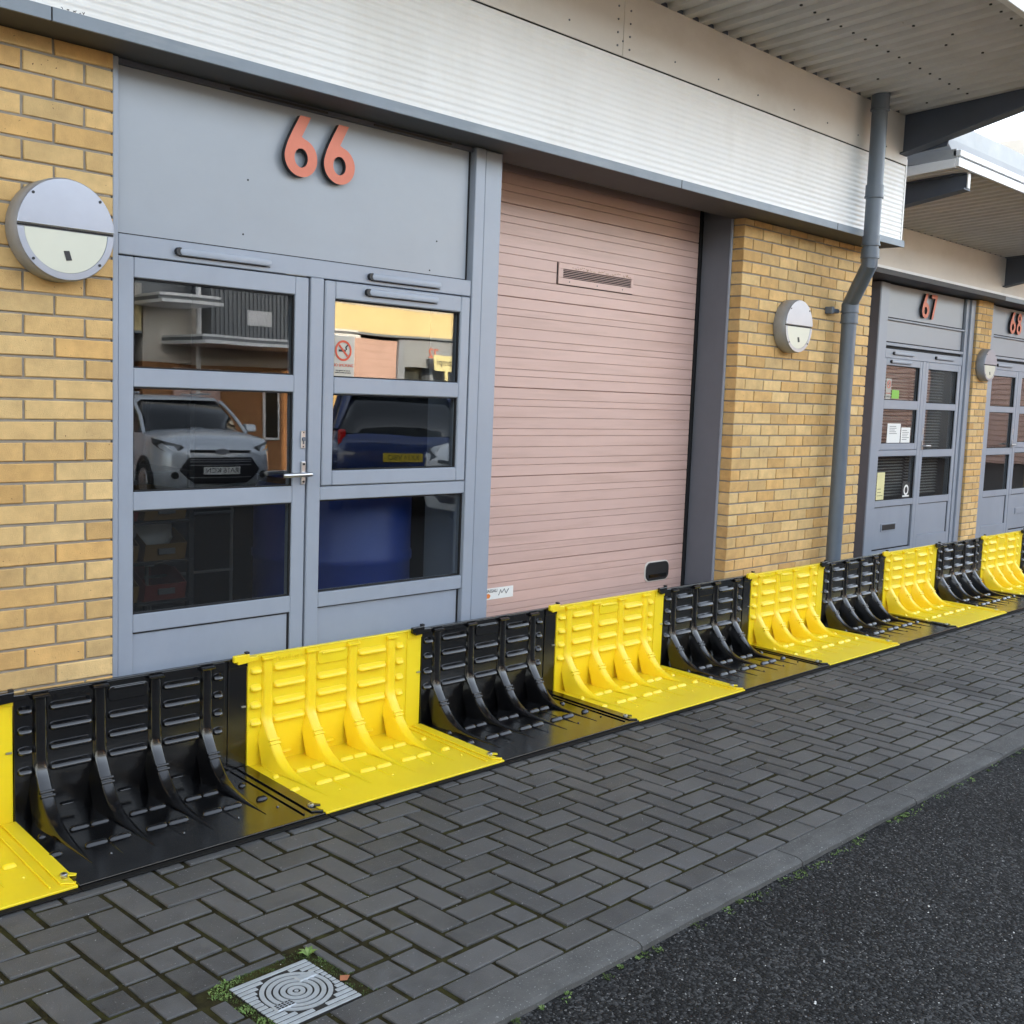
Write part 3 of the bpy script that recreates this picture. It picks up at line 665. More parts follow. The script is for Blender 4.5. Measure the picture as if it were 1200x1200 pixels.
# ------------------------------------------------------------------ 66: ledge, cladding, canopy
for xa, xb, yb_ in ((-2.5, 4.056, 4.60), (4.0565, 6.2995, 4.20), (6.30, 8.03, 4.60)):
    m = MB(); m.box(xa, xb, 3.862, yb_, 2.7705, 2.779); m.build('soffit_board', M_SOFFIT, B66)
for a, b in ((-2.5, 1.706), (1.7105, 5.265), (5.2695, 7.043), (7.0475, 8.045)):
    m = MB(); m.box(a, b, 3.850, 3.8615, 2.769, 2.815); m.box(a, b, 3.8620, 3.95, 2.8075, 2.815); m.build('ledge_flashing', M_LEDGE, B66, .0012)
m = MB(); m.box(5.2655, 5.269, 3.8495, 3.861, 2.770, 2.814); m.box(1.7065, 1.710, 3.8495, 3.861, 2.770, 2.814); m.box(7.0435, 7.047, 3.8495, 3.861, 2.770, 2.814); m.build('flashing_joint', M_VOID, B66)
# corrugated band
def corr_band(xa, xb, z0, z1, y, pitch, amp, mat, parent, name):
    m = MB(); nz = int(round((z1 - z0) / pitch * 8)); vs = []; n = nz + 1
    for x in (xa, xb):
        for i in range(n):
            z = z0 + (z1 - z0) * i / nz; t = (z - z0) / pitch * 2 * math.pi
            vs.append((x, y - amp * (math.tanh(1.8 * math.sin(t)) / math.tanh(1.8)), z))
    fs = [(i, i + 1, n + i + 1, n + i) for i in range(nz)]
    m.add(vs, fs); return m.build(name, mat, parent, 0, 1, True)
corr_band(-2.5, 8.028, 2.8155, 3.351, 3.878, .0315, .0019, M_CORR, B66, 'ribbed_fascia')
m = MB(); m.box(-2.5, 8.026, 3.886, 3.90, 2.8155, 3.352); m.build('fascia_backing', M_SOFFIT, B66)
for a, b in ((-2.5, .9), (.903, 4.716), (4.7195, 8.028)):
    m = MB(); m.box(a, b, 3.868, 3.90, 3.3555, 3.72); fp = m.build('fascia_panel', M_CREAM, B66, .001)
    for x in ([4.67, 4.77] if a > .95 else [4.67]):
        for i in range(5):
            zz = 3.40 + i * .065
            if a < x < b: q = MB(); q.cyl((x, 3.864, zz), (x, 3.869, zz), .0055, n=8); q.build('rivet', M_DARKSTEEL, fp)
    xx = a + .45
    while xx < b:
        if 3 < xx < 8: q = MB(); q.cyl((xx, 3.864, 3.43), (xx, 3.869, 3.43), .005, n=8); q.build('rivet', M_DARKSTEEL, fp)
        xx += .42
m = MB(); m.box(-2.5, 8.028, 3.871, 3.89, 3.3518, 3.355); m.build('shadow_gap', M_VOID, B66)
tw = MB()
for _ in range(9):
    x = random.gauss(1.785, .03); a = random.uniform(0, 3.14); L_ = random.uniform(.005, .015); z_ = 2.8165
    tw.tube([(x, 3.853, z_), (x + L_ * .5 * math.cos(a), 3.852, z_ + L_ * .35 * math.sin(a) + .002), (x + L_ * math.cos(a), 3.856, z_ + L_ * .9 * math.sin(a))], .0011, 5)
tag(tw.build('twig_debris', M_BLACKP), 'dark twigs and cobweb caught on the ledge above the left brick pier', 'twigs', kind='stuff')
# corrugated canopy sheet with ribs running out from the wall
SL = .07
def cz(y): return 3.69 + SL * (3.87 - y)
def rib_sheet(xa, xb, ya, yb, zfun, pitch, depth, phase, mat, parent, name):
    m = MB(); xs = []
    k0 = math.floor((xa - phase) / pitch)
    k = k0
    while phase + k * pitch < xb + pitch:
        b = phase + k * pitch
        for dx, dz in ((-.30, 0), (-.18, 1), (.18, 1), (.30, 0)):
            x = b + dx * pitch
            if xa <= x <= xb: xs.append((x, dz * depth))
        k += 1
    vs = []
    for y in (ya, yb):
        for x, d in xs: vs.append((x, y, zfun(y) + d))
    n = len(xs); m.add(vs, [(i, i + 1, n + i + 1, n + i) for i in range(n - 1)])
    return m.build(name, mat, parent)
rib_sheet(-2.5, 7.95, 3.869, 2.545, cz, .146, .024, 5.486, M_CEIL, B66, 'canopy_sheet')
cs = MB(); cs.add([(-2.5, 2.54, cz(2.54) + .03), (7.95, 2.54, cz(2.54) + .03), (7.95, 4.4, cz(4.4) + .03), (-2.5, 4.4, cz(4.4) + .03), (-2.5, 2.54, cz(2.54) + .16), (7.95, 2.54, cz(2.54) + .16), (7.95, 4.4, cz(2.54) + .16), (-2.5, 4.4, cz(2.54) + .16)],
    [(0, 3, 2, 1), (4, 5, 6, 7), (0, 1, 5, 4), (1, 2, 6, 5), (2, 3, 7, 6), (3, 0, 4, 7)]); cs.build('canopy_roof', M_ROOF, B66)
m = MB(); m.box(-2.5, 8.0, 2.50, 2.5445, cz(2.54) - .03, cz(2.54) + .17); m.build('canopy_edge', M_TRIM, B66, .003)
sheet = [o for o in B66.children if o.name.startswith('canopy_sheet')][0]
bm_ = MB(); bm_.cyl((0, 0, -.005), (0, 0, .002), .0085, n=8); bolt_me = bm_.mesh('sheet_bolt', M_BLACKP)
for k in range(-10, 17):
    for yy in (3.34, 2.62):
        x = 5.486 + .146 * k
        if 3.5 < x < 7.9: inst('sheet_bolt', bolt_me, (x - .073, yy, cz(yy) - .001), sheet)
for _ in range(6):
    inst('sheet_bolt', bolt_me, (5.486 - .073 + .146 * random.randint(4, 16), random.uniform(2.65, 3.7), 3.69) if False else (5.413 + .146 * random.randint(6, 16), (yy := random.choice((2.95, 3.05, 3.62))), cz(yy) - .001), sheet)
# filler dents at the wall end of each rib
fl = MB(); fl.prism([(-.030, .001), (.030, .001), (.024, .022), (-.024, .022)], 'y', -.001, .001); re_me = fl.mesh('rib_end', M_BEAM)
for k in range(-16, 17):
    x = 5.486 + .146 * k
    if x < 7.85: inst('rib_end', re_me, (x, 3.8665, cz(3.868)), sheet)
# tapered canopy beam at the right end
def taper_beam(x, ya, yb, ztopf, zb_a, zb_b, parent, name='canopy_beam', fw=.11):
    m = MB(); zt_a, zt_b = ztopf(ya), ztopf(yb)
    m.prism([(ya, zb_a), (yb, zb_b), (yb, zt_b - .001), (ya, zt_a - .001)], 'x', x - .006, x + .006)
    o = m.build(name, M_BEAM, parent)
    for (a, b, t) in ((zb_a, zb_b, -.012), (zt_a - .014, zt_b - .014, .012)):
        f = MB(); f.add([(x - fw / 2, ya, a), (x + fw / 2, ya, a), (x + fw / 2, yb, b), (x - fw / 2, yb, b), (x - fw / 2, ya, a + t), (x + fw / 2, ya, a + t), (x + fw / 2, yb, b + t), (x - fw / 2, yb, b + t)],
            [(0, 1, 2, 3), (4, 7, 6, 5), (0, 4, 5, 1), (1, 5, 6, 2), (2, 6, 7, 3), (3, 7, 4, 0)]); f.build('beam_flange', M_BEAM, o)
    return o
taper_beam(7.955, 3.867, 2.56, lambda y: cz(y) + .03, 3.425, 3.755, B66)
m = MB(); m.prism([(4.4, 3.37), (3.577, 3.462), (3.545, 3.602), (4.4, 3.72)], 'x', 8.026, 8.04); m.build('side_cladding', M_BEAM, B66)
m = MB(); m.box(8.028, 8.045, 3.872, 4.4, 2.78, 3.40); m.build('side_trim', M_CORR, B66)
# body of the block above and behind
for xa, xb, ya, zb in ((-9, 4.056, 3.905, 2.785), (4.0565, 6.2995, 3.905, 2.785), (6.30, 8.02, 3.905, 2.785)):
    m = MB(); m.box(xa, xb, ya, 4.20 if 4.05 < xa < 6.2 else 4.42, zb, 3.70); m.build('wall_head', M_SOFFIT, B66)
m = MB(); m.box(4.0565, 6.2995, 4.2005, 4.46, 3.0, 3.70); m.build('wall_head', M_SOFFIT, B66)
m = MB(); m.box(4.02, 4.056, 4.2005, 4.43, 2.78, 3.0); m.box(6.30, 6.33, 4.2005, 4.46, 2.78, 3.0); m.build('cavity_side', M_SOFFIT, B66)
m = MB(); m.box(-9, 8.02, 4.425, 8.5, 3.0, 9.0); m.build('sun_blocker', M_CLADG, B66)  # unseen tall block, shaped to keep the sun off the facing left units
m = MB(); m.box(8.03, 8.08, 4.205, 8.5, 0, 3.0); m.build('side_wall', M_BRICKI, B66)
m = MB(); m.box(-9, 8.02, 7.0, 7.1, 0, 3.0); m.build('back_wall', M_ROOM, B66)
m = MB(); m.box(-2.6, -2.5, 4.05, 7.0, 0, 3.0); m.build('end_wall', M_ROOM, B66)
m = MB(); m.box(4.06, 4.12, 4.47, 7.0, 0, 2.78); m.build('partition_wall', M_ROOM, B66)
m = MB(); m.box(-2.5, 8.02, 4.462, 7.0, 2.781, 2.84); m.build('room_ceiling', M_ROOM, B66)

# ------------------------------------------------------------------ house numbers
def ell(cx, cz_, rx, rz, a0, a1, n=24):
    return [(cx + rx * math.cos(R(a0 + (a1 - a0) * i / n)), cz_ + rz * math.sin(R(a0 + (a1 - a0) * i / n))) for i in range(n + 1)]
GLY = {
 '6': [[(.30, 1), (.245, .90), (.18, .785), (.115, .66), (.06, .545), (.02, .43)] + ell(.33, .315, .33, .315, 170, 438, 40) + [(.335, .655), (.37, .72), (.515, 1)], ell(.33, .31, .135, .155, 0, 345, 28)],
 '7': [[(0, 1), (.54, 1), (.54, .90), (.25, 0), (.085, 0), (.345, .85), (0, .85)]],
 '8': [ell(.3, .29, .30, .29, 121, 419, 36) + ell(.3, .755, .245, .245, -58, 238, 32), ell(.3, .285, .135, .145, 0, 345, 24), ell(.3, .755, .095, .105, 0, 345, 20)],
}
DIG = {}
def house_number(digits, xs, z0, h, y, label):
    t = empty('house_number', (xs[0], y, z0), label, 'number', 'orange house numbers over the doors')
    for ch, x in zip(digits, xs):
        if ch not in DIG: DIG[ch] = outline_mesh('digit', [[(a * .25, b * .25) for a, b in lp] for lp in GLY[ch]], .022, [M_ORANGE, M_BLACKP])
        o = inst('digit', DIG[ch], (x, y - .024, z0), t, (R(90), 0, 0))
    return t
house_number('66', (2.772, 2.972), 2.466, .25, YF + .026, 'orange raised number 66 on the wide grey panel over the nearest door')

# ------------------------------------------------------------------ round wall lamps
def make_lamp():
    t = empty('wall_lamp', (0, 0, 0))
    r = .178; n = 56
    m = MB(); prof = [(0, r - .004), (-.006, r), (-.082, r), (-.090, r - .005)]
    vs = []
    for (y, rr) in prof:
        for i in range(n): a = 2 * math.pi * i / n; vs.append((rr * math.cos(a), y, rr * math.sin(a)))
    fs = [(k * n + i, k * n + (i + 1) % n, (k + 1) * n + (i + 1) % n, (k + 1) * n + i) for k in range(3) for i in range(n)] + [tuple(range(3 * n, 4 * n))]
    m.add(vs, fs); m.build('lamp_body', M_SILVERD, t, 0, 1, True)
    pts = ell(0, 0, r - .004, r - .004, 2, 178, 36)
    m = MB(); m.prism(pts, 'y', -.099, -.0905); m.build('hood', M_SILVER, t, .002)
    m = MB(); m.ring((0, 0), r - .004, .150, -.0965, -.0905, 182, 358, 60); m.build('bezel', M_SILVER, t, .001)
    pts = ell(0, -.006, .1485, .144, 180, 360, 36); m = MB(); m.prism(pts, 'y', -.0945, -.0905); m.build('lens', M_LENS, t, .001)
    m = MB(); m.prism([(-.012, -.074), (.008, -.072), (.018, -.104), (-.002, -.107)], 'y', -.0965, -.094); m.build('sensor_window', M_BLACKP, t)
    m = MB(); m.box(-.172, .172, -.0935, -.0906, -.0028, .003); m.build('hood_gap', M_VOID, t)
    for a in (43, 137, 223, 317):
        yy = -.0995 if a < 180 else -.097
        m = MB(); m.cyl((.163 * math.cos(R(a)), yy - .002, .163 * math.sin(R(a))), (.163 * math.cos(R(a)), yy + .004, .163 * math.sin(R(a))), .0052, n=10); m.build('screw', M_BLACKP, t)
    return t
lamp = make_lamp()
for k, (x, y, z, lb) in enumerate(((1.800, 4.04, 2.106, 'large round silver bulkhead lamp with half hood on the left brick pier beside door 66'), (6.893, 4.10, 2.120, 'round silver bulkhead lamp on the wide brick pier left of the drainpipe'), (12.765, 5.10, 2.108, 'small distant round silver lamp on the narrow brick pier between 67 and 68'))):
    o = lamp if k == 0 else copy_tree(lamp); o.location = (x, y, z); tag(o, lb, 'wall lamp', 'round bulkhead lamps on the brick piers')

# ------------------------------------------------------------------ drainpipe
dp = empty('drainpipe', (7.545, 4.0, 0), 'grey plastic drainpipe with a kinked offset on the brick pier beside unit 67', 'drainpipe')
ux, uy, lx, ly = 7.36, 3.765, 7.545, 3.985; pr2 = .0535
m = MB(); m.cyl((ux, uy, 2.60), (ux, uy, 3.715), pr2, n=28); m.build('upper_pipe', M_PIPE, dp, 0, 1, True)
m = MB(); m.tube([(ux, uy, 2.66), (ux, uy, 2.565), (lx, ly, 2.325), (lx, ly, 2.25)], pr2 + .0015, 28); m.build('offset_bend', M_PIPE, dp, 0, 1, True)
m = MB(); m.cyl((lx, ly, 0), (lx, ly, 2.29), pr2, n=28); m.build('lower_pipe', M_PIPE, dp, 0, 1, True)
for (x, y, z0, z1) in ((ux, uy, 3.60, 3.72), (ux, uy, 2.70, 2.76), (ux, uy, 2.615, 2.675), (lx, ly, 2.265, 2.325), (lx, ly, 2.19, 2.25), (ux, uy, 3.02, 3.10)):
    m = MB(); m.cyl((x, y, z0), (x, y, z1), pr2 + .007, n=28); m.cyl((x, y, z0 - .006), (x, y, z0 + .006), pr2 + .0105, n=28); m.build('pipe_collar', M_PIPE, dp, 0, 1, True)
m = MB(); m.box(lx - .13, lx - .03, 4.05, 4.085, 2.255, 2.285); m.box(lx - .15, lx - .12, 4.04, 4.10, 2.245, 2.295); m.build('pipe_bracket', M_PIPE, dp, .004)

# ------------------------------------------------------------------ units 67 and 68
YB = 5.10; YS = 5.165
B67 = empty('industrial_unit', (10.4, 5.3, 0), 'set back lower unit with orange number 67 over a grey glazed double door', 'building')
B68 = empty('industrial_unit', (14.4, 5.3, 0), 'farthest set back unit with orange number 68 at the right edge', 'building')
pm = MB(); pm.box(12.566, 12.964, 5.1065, 5.22, 0, 2.80); pier67 = pm.build('brick_pier', M_MORTAR, B67)
stf = MB(); brick_wall(pier67, 12.560, 12.972, YB, 2.81, 2.74, 1, 'L', stf, 0, None, .1); 
if stf.v: tag(stf.build('brick', M_BRICKI, pier67), kind='stuff')
def shopfront67(B, x0, door_on_right, xr):
    """module of 2 leaves: x0 = left post outer edge; widths follow unit 66"""
    f = MB()
    a0 = x0; a1 = x0 + .075
    f.box(a0, a1, YS - .02, YS + .07, 0, 2.80)
    g0, g1 = a1 + .13, a1 + .13 + .85     # first light
    f.box(a1 + .0005, a1 + .125, YS - .006, YS + .07, 0, 2.80)
    mu0, mu1 = g1 + .005, g1 + .075
    f.box(mu0, mu1, YS - .006, YS + .07, .1, 2.084)
    p0, p1 = xr - .075, xr
    f.box(p0, p1, YS - .012, YS + .07, 0, 2.80)
    f.box(a1 + .1255, p0 - .0005, YS - .006, YS + .07, 2.085, 2.175)
    f.box(a1 + .1255, p0 - .0005, YS - .006, YS + .07, 2.205, 2.235)
    f.box(a1 + .1255, p0 - .0005, YS - .006, YS + .07, 2.452, 2.47)
    f.box(a1 + .1255, p0 - .0005, YS - .006, YS + .07, 0, .099)
    fr = f.build('shopfront_frame', M_FRAME, B, .003)
    for za, zb, nm in ((2.471, 2.80, 'number_panel'), (2.2355, 2.4515, 'lower_panel')):
        m = MB(); m.box(a1 + .1255, p0 - .016, YS + .02, YS + .04, za, zb); o = m.build(nm, M_PANEL, B)
        q = MB(); q.box(p0 - .0155, p0 - .0005, YS + .02, YS + .04, za, zb); q.box(a1 + .126, p0 - .016, YS + .012, YS + .0195, za, za + .012); q.build('panel_shadow_gap', M_VOID, o)
    m = MB(); m.box(a1 + .126, p0 - .001, YS + .02, YS + .04, 2.1755, 2.2045); m.build('shadow_gap', M_VOID, fr)
    trickle_vent(fr, g0 + .15, g0 + .60, 2.135, YS - .006); trickle_vent(fr, mu1 + .2, mu1 + .65, 2.135, YS - .006)
    lights = ((g0 - .01, g1, not door_on_right), (mu1 + .005, p0 - .012, door_on_right))
    for xa, xb, isdoor in lights:
        st_ = .05 if not isdoor else .068
        nm = 'entrance_door' if isdoor else 'side_window'
        zb0 = .102 if isdoor else 1.158
        rails = [(1.176, 1.24), (1.585, 1.673), (2.016, 2.083)] if not isdoor else [(.102, .26), (.60, .672), (1.094, 1.172), (1.592, 1.66), (2.012, 2.083)]
        if not isdoor: zb0 = 1.176
        s = sticks(B, nm, xa, xb, zb0, 2.083, rails, [(xa, xa + st_), (xb - st_, xb)], YS - .004, YS + .05)
        pz = [(1.24, 1.585), (1.673, 2.016)] if not isdoor else [(.672, 1.094), (1.172, 1.592), (1.66, 2.012)]
        for z0, z1 in pz:
            pane(s, xa + st_, xb - st_, z0, z1, YS + .022); gasket(s, xa + st_, xb - st_, z0, z1, YS + .006)
        if not isdoor:
            trickle_vent(s, xa + .12, xa + .57, 2.052, YS - .004)
            lw = empty('lower_window', ((xa + xb) / 2, YS, .7), parent=B)
            pane(lw, xa, xb, .668, 1.112, YS + .022); gasket(lw, xa, xb, .668, 1.112, YS + .008)
            for za, zb in ((1.113, 1.172), (.605, .667)):
                m = MB(); m.box(xa, xb, YS - .006, YS + .05, za, zb); m.build('glazing_bar', M_FRAME, B, .003)
            m = MB(); m.box(xa, xb - .015, YS + .012, YS + .03, .175, .598); bp_ = m.build('blank_panel', M_FRAME, B, .002)
            m = MB(); m.box(xa, xb - .015, YS + .008, YS + .02, .5985, .6045); m.box(xb - .0145, xb, YS + .016, YS + .03, .175, .6); m.box(xa, xb, YS + .008, YS + .02, .163, .1745); m.build('panel_shadow_gap', M_VOID, B)
            m = MB(); m.box(xa, xb, YS - .006, YS + .05, .1, .1625); m.build('glazing_bar', M_FRAME, B, .003)
            cxl = xa + .36
            m = MB(); m.box(cxl - .165, cxl + .165, YS + .004, YS + .0118, .35, .43); lb = m.build('letter_plate', M_FRAME, bp_, .002)
            m = MB(); m.box(cxl - .145, cxl + .145, YS + .0005, YS + .0038, .362, .418); m.build('letter_slot', M_BLACKP if B is B67 else M_FRAME, lb, .001)
        else:
            m = MB(); m.box(xa + st_, xb - st_ - .008, YS + .010, YS + .03, .261, .594); m.build('kick_panel', M_FRAME, s, .002)
            m = MB(); m.box(xa + st_, xb - st_, YS + .006, YS + .02, .5945, .5995); m.box(xb - st_ - .0075, xb - st_, YS + .006, YS + .02, .261, .594); m.build('panel_shadow_gap', M_VOID, s)
            hx, sg = (xa + .034, 1) if door_on_right else (xb - .034, -1)
            m = MB(); m.box(hx - .011, hx + .011, YS - .014, YS - .003, 1.17, 1.27); hp = m.build('handle_plate', M_STEEL, s, .003)
            m = MB(); m.tube([(hx, YS - .01, 1.215), (hx, YS - .05, 1.215), (hx + sg * .05, YS - .052, 1.214), (hx + sg * .12, YS - .046, 1.213)], .010, 10); m.build('lever_handle', M_STEEL, hp, 0, 1, True)
            m = MB(); m.box(hx - .010, hx + .010, YS - .010, YS - .003, 1.33, 1.40); m.build('lock_plate', M_STEEL, s, .002)
    # floor of light below transom backing so nothing leaks
    return fr
shopfront67(B67, 10.345, True, 12.45)
shopfront67(B68, 12.985, False, 15.15)
house_number('67', (11.268, 11.475), 2.522, .25, YS + .02, 'orange raised number 67 on the grey panel over the middle door')
house_number('68', (13.63, 13.835), 2.515, .25, YS + .02, 'orange raised number 68 over the farthest door at the right edge')
j = MB(); j.box(10.330, 10.3445, 5.15, 5.75, 0, 2.80); jj = j.build('door_jamb', M_DARKSTEEL, B67, .002)
j = MB(); j.box(12.4505, 12.558, 5.13, 5.30, 0, 2.80); j.build('post_infill', M_FRAME, B67, .002)
j = MB(); j.box(12.971, 12.9845, 5.14, 5.30, 0, 2.80); j.build('post_infill', M_FRAME, B68, .002)
# pink door of 67 in the hidden corner, with dark core
m = MB(); m.box(8.25, 10.32, 5.62, 5.68, 0, 2.85); m.build('garage_door', M_PINK, B67)
m = MB(); m.box(8.085, 8.25, 5.10, 5.68, 0, 2.8); m.build('brick_pier', M_BRICKI, B67)
# rooms
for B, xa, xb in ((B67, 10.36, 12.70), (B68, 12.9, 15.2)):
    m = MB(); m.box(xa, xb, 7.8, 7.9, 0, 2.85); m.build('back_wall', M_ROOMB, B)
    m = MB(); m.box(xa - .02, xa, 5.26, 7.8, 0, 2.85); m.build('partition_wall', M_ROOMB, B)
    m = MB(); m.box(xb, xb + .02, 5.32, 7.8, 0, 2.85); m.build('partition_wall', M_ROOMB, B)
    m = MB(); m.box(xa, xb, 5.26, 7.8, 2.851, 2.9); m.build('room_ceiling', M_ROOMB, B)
for B, xa, xb in ((B67, 8.05, 12.775), (B68, 12.7785, 37.0)):
    m = MB(); m.box(xa, xb, 4.90, 4.912, 2.815, 2.862); m.box(xa, xb, 4.9125, 5.0, 2.853, 2.862); m.build('ledge_flashing', M_SOFFIT if B is B67 else M_LEDGE, B, .0012)
    m = MB(); m.box(xa, xb, 4.913, 5.30, 2.8165, 2.824); m.build('soffit_board', M_SOFFIT, B)
    m = MB(); m.box(xa, xb, 4.93, 4.95, 2.8625, 2.895); m.build('fascia_lip', M_TRIM, B, .001)
    m = MB(); m.box(xa, xb, 4.952, 5.0, 2.8955, 3.35); m.build('fascia_panel', M_CREAM, B)
    m = MB(); m.box(xa, xb, 5.005, 13, 2.91, 3.80); m.build('wall_head', M_CLADG, B)
m = MB(); m.box(15.16, 37, 5.10, 5.4, 0, 2.81); m.build('front_wall', M_BRICKI, B68)
m = MB(); m.box(8.05, 37, 4.2, 13, 3.81, 4.0); m.build('roof_deck', M_ROOF, B67)
def cz7(y): return 3.28 + SL * (4.95 - y)
sheet7 = rib_sheet(8.36, 12.78, 4.951, 3.64, cz7, .146, .020, 10.612, M_CEIL, B67, 'canopy_sheet')
rib_sheet(12.80, 37.0, 4.951, 3.64, cz7, .146, .020, 10.612, M_CEIL, B68, 'canopy_sheet')
for k in range(-14, 16):
    x = 10.612 + .146 * k
    if 8.4 < x < 12.7: inst('rib_end', re_me, (x, 4.950, cz7(4.95)), sheet7)
for B, xa, xb in ((B67, 8.33, 12.79), (B68, 12.793, 37)):
    m = MB(); m.box(xa, xb, 3.612, 3.638, 3.375, 3.438); m.build('canopy_edge', M_TRIM, B, .002)
    m = MB(); m.box(xa, xb, 3.604, 3.66, 3.448, 3.492); m.build('canopy_gutter', M_TRIM, B, .003)
    m = MB(); m.prism([(3.70, 3.49), (3.78, 3.63), (4.2, 3.70), (4.2, 3.49)], 'x', xa + .10, xb); m.build('roof_upstand', M_UPST, B, .003)
    m = MB(); m.box(xa, xb, 3.639, 4.94, cz7(4.94) + .14, cz7(4.94) + .22); m.build('canopy_roof', M_ROOF, B)
m = MB(); m.prism([(4.94, cz7(4.94) - .02), (3.639, cz7(3.639) - .004), (3.639, cz7(3.639) + .06), (4.94, cz7(4.94) + .08)], 'x', 8.325, 8.352); m.build('canopy_end_trim', M_TRIM, B67, .002)
m = MB(); m.box(8.353, 8.60, 3.64, 4.6, 3.372, 3.378); m.build('soffit_strip', M_CEIL, B67)
m = MB(); m.box(20, 37, 5.0, 13, 4.001, 6.2); m.build('sun_blocker', M_CLADG, B68)  # unseen block added to throw shade on the far end block
tb = taper_beam(8.62, 4.95, 3.66, lambda y: cz7(y) + .01, 3.05, 3.262, B67)
m = MB(); m.box(8.60, 8.64, 3.648, 3.658, 3.262, 3.375); m.build('beam_end', M_TRIM, tb)
taper_beam(12.84, 4.95, 3.66, lambda y: cz7(y) + .01, 2.975, 3.262, B68)
for x in (9.35, 9.5):
    m = MB(); m.cyl((x, 4.5, 3.7), (x, 4.5, 4.0), .03, n=12); m.build('vent_pipe', M_TRIM, B67)

# blinds and papers behind the 67 glass
bl = empty('window_blind', (10.95, 5.30, 2.0), 'brown slatted blind hanging behind the left panes of unit 67', 'blind')
slm = MB(); slm.add([(-.40, -.012, -.005), (.40, -.012, -.005), (.40, .012, .006), (-.40, .012, .006), (-.40, -.012, -.0035), (.40, -.012, -.0035), (.40, .012, .0075), (-.40, .012, .0075)], [(0, 3, 2, 1), (4, 5, 6, 7), (0, 1, 5, 4), (2, 3, 7, 6), (1, 2, 6, 5), (0, 4, 7, 3)]); slat_me = slm.mesh('blind_slat', M_BLIND)
for i in range(44): inst('blind_slat', slat_me, (10.98, 5.29, 2.03 - i * .031), bl)
bl2 = copy_tree(bl); bl2.location = (11.86, 5.33, 2.0); bl2['label'] = 'pinkish slatted blind hanging behind the door panes of unit 67'
for o in (bl, bl2): o['group'] = 'slatted blinds behind the glass of unit 67'
def sheet_sign(name, label, cat, x0, x1, z0, z1, y, mat, group=None):
    t = empty(name, ((x0 + x1) / 2, y, z0), label, cat, group)
    m = MB(); m.box(x0, x1, y, y + .0015, z0, z1); m.build('sheet', mat, t); return t
def no_smoking(x0, x1, z0, z1, y, label):
    t = sheet_sign('no_smoking_sign', label, 'sign', x0, x1, z0, z1, y, M_FILM, 'no smoking notices on the glass')
    W = x1 - x0; cx = (x0 + x1) / 2; r = W * .36; cz_ = z1 - W * .52
    m = MB(); m.ring((cx, cz_), r, r * .80, y - .0016, y - .0004, n=32); a = R(-45)
    m.prism([(cx - r * .75 * math.cos(a) - .1 * r * .7, cz_ - r * .75 * math.sin(a) - .1 * r * .7), (cx - r * .75 * math.cos(a) + .1 * r * .7, cz_ - r * .75 * math.sin(a) + .1 * r * .7), (cx + r * .75 * math.cos(a) + .1 * r * .7, cz_ + r * .75 * math.sin(a) + .1 * r * .7), (cx + r * .75 * math.cos(a) - .1 * r * .7, cz_ + r * .75 * math.sin(a) - .1 * r * .7)], 'y', y - .0015, y - .0005)
    m.build('prohibition_ring', M_REDPR, t)
    m = MB(); m.box(cx - r * .55, cx + r * .30, y - .0012, y - .0003, cz_ - r * .10, cz_ + r * .10); m.tube([(cx + r * .38, y - .0006, cz_ + .1 * r), (cx + r * .3, y - .0006, cz_ + .35 * r), (cx + r * .5, y - .0006, cz_ + .55 * r)], .003 * W / .12, 5); m.build('cigarette', M_BLKPR, t)
    text('lettering', 'NO SMOKING', W * .145, (cx, y - .0008, z0 + (z1 - z0) * .28), M_REDPR, t)
    text('small_print', 'It is against the law to\nsmoke in these premises', W * .07, (cx, y - .0008, z0 + (z1 - z0) * .13), M_BLKPR, t)
    return t
no_smoking(3.053, 3.180, 1.640, 1.822, YF + .018, 'no smoking notice stuck inside the upper right pane of door 66')
no_smoking(10.66, 10.77, 1.682, 1.885, YS + .020, 'small no smoking notice stuck inside the upper left pane of unit 67')
t = sheet_sign('notice_card', 'small bright green card beside the no smoking notice of unit 67', 'card', 10.795, 10.955, 1.69, 1.775, YS + .0205, M_GREEN)
def lines_on(t, x0, x1, z0, z1, y, n):
    m = MB()
    for i in range(n):
        zz = z1 - (z1 - z0) * (i + .5) / n; m.box(x0, x0 + (x1 - x0) * random.uniform(.55, 1), y - .001, y - .0003, zz - .0022, zz + .0022)
    m.build('printed_line', M_BLKPR, t)
t = sheet_sign('paper_notice', 'larger white paper notice in the middle left pane of unit 67', 'notice', 10.755, 11.045, 1.243, 1.44, YS + .0205, M_WHITE, 'paper notices behind the panes of unit 67'); lines_on(t, 10.80, 11.0, 1.33, 1.42, YS + .0205, 5)
t = sheet_sign('paper_notice', 'smaller white paper notice at the right of the middle left pane of unit 67', 'notice', 11.065, 11.275, 1.243, 1.402, YS + .0205, M_WHITE, 'paper notices behind the panes of unit 67'); lines_on(t, 11.09, 11.25, 1.27, 1.38, YS + .0205, 6)
t = sheet_sign('poster', 'narrow yellowish poster at the left of the lower pane of unit 67', 'poster', 10.61, 10.775, .675, .95, YS + .0205, M_PAPERY, 'posters in the lower pane of unit 67'); lines_on(t, 10.63, 10.75, .70, .80, YS + .0205, 3)
t = sheet_sign('poster', 'black and white poster with a round emblem in the lower pane of unit 67', 'poster', 11.185, 11.365, .672, .836, YS + .0205, M_BLKPR, 'posters in the lower pane of unit 67')
m = MB(); m.ring((11.275, .755), .055, .035, YS + .019, YS + .0202, n=24); m.box(11.20, 11.35, YS + .019, YS + .0202, .685, .70); m.build('printed_emblem', M_WHITE, t)
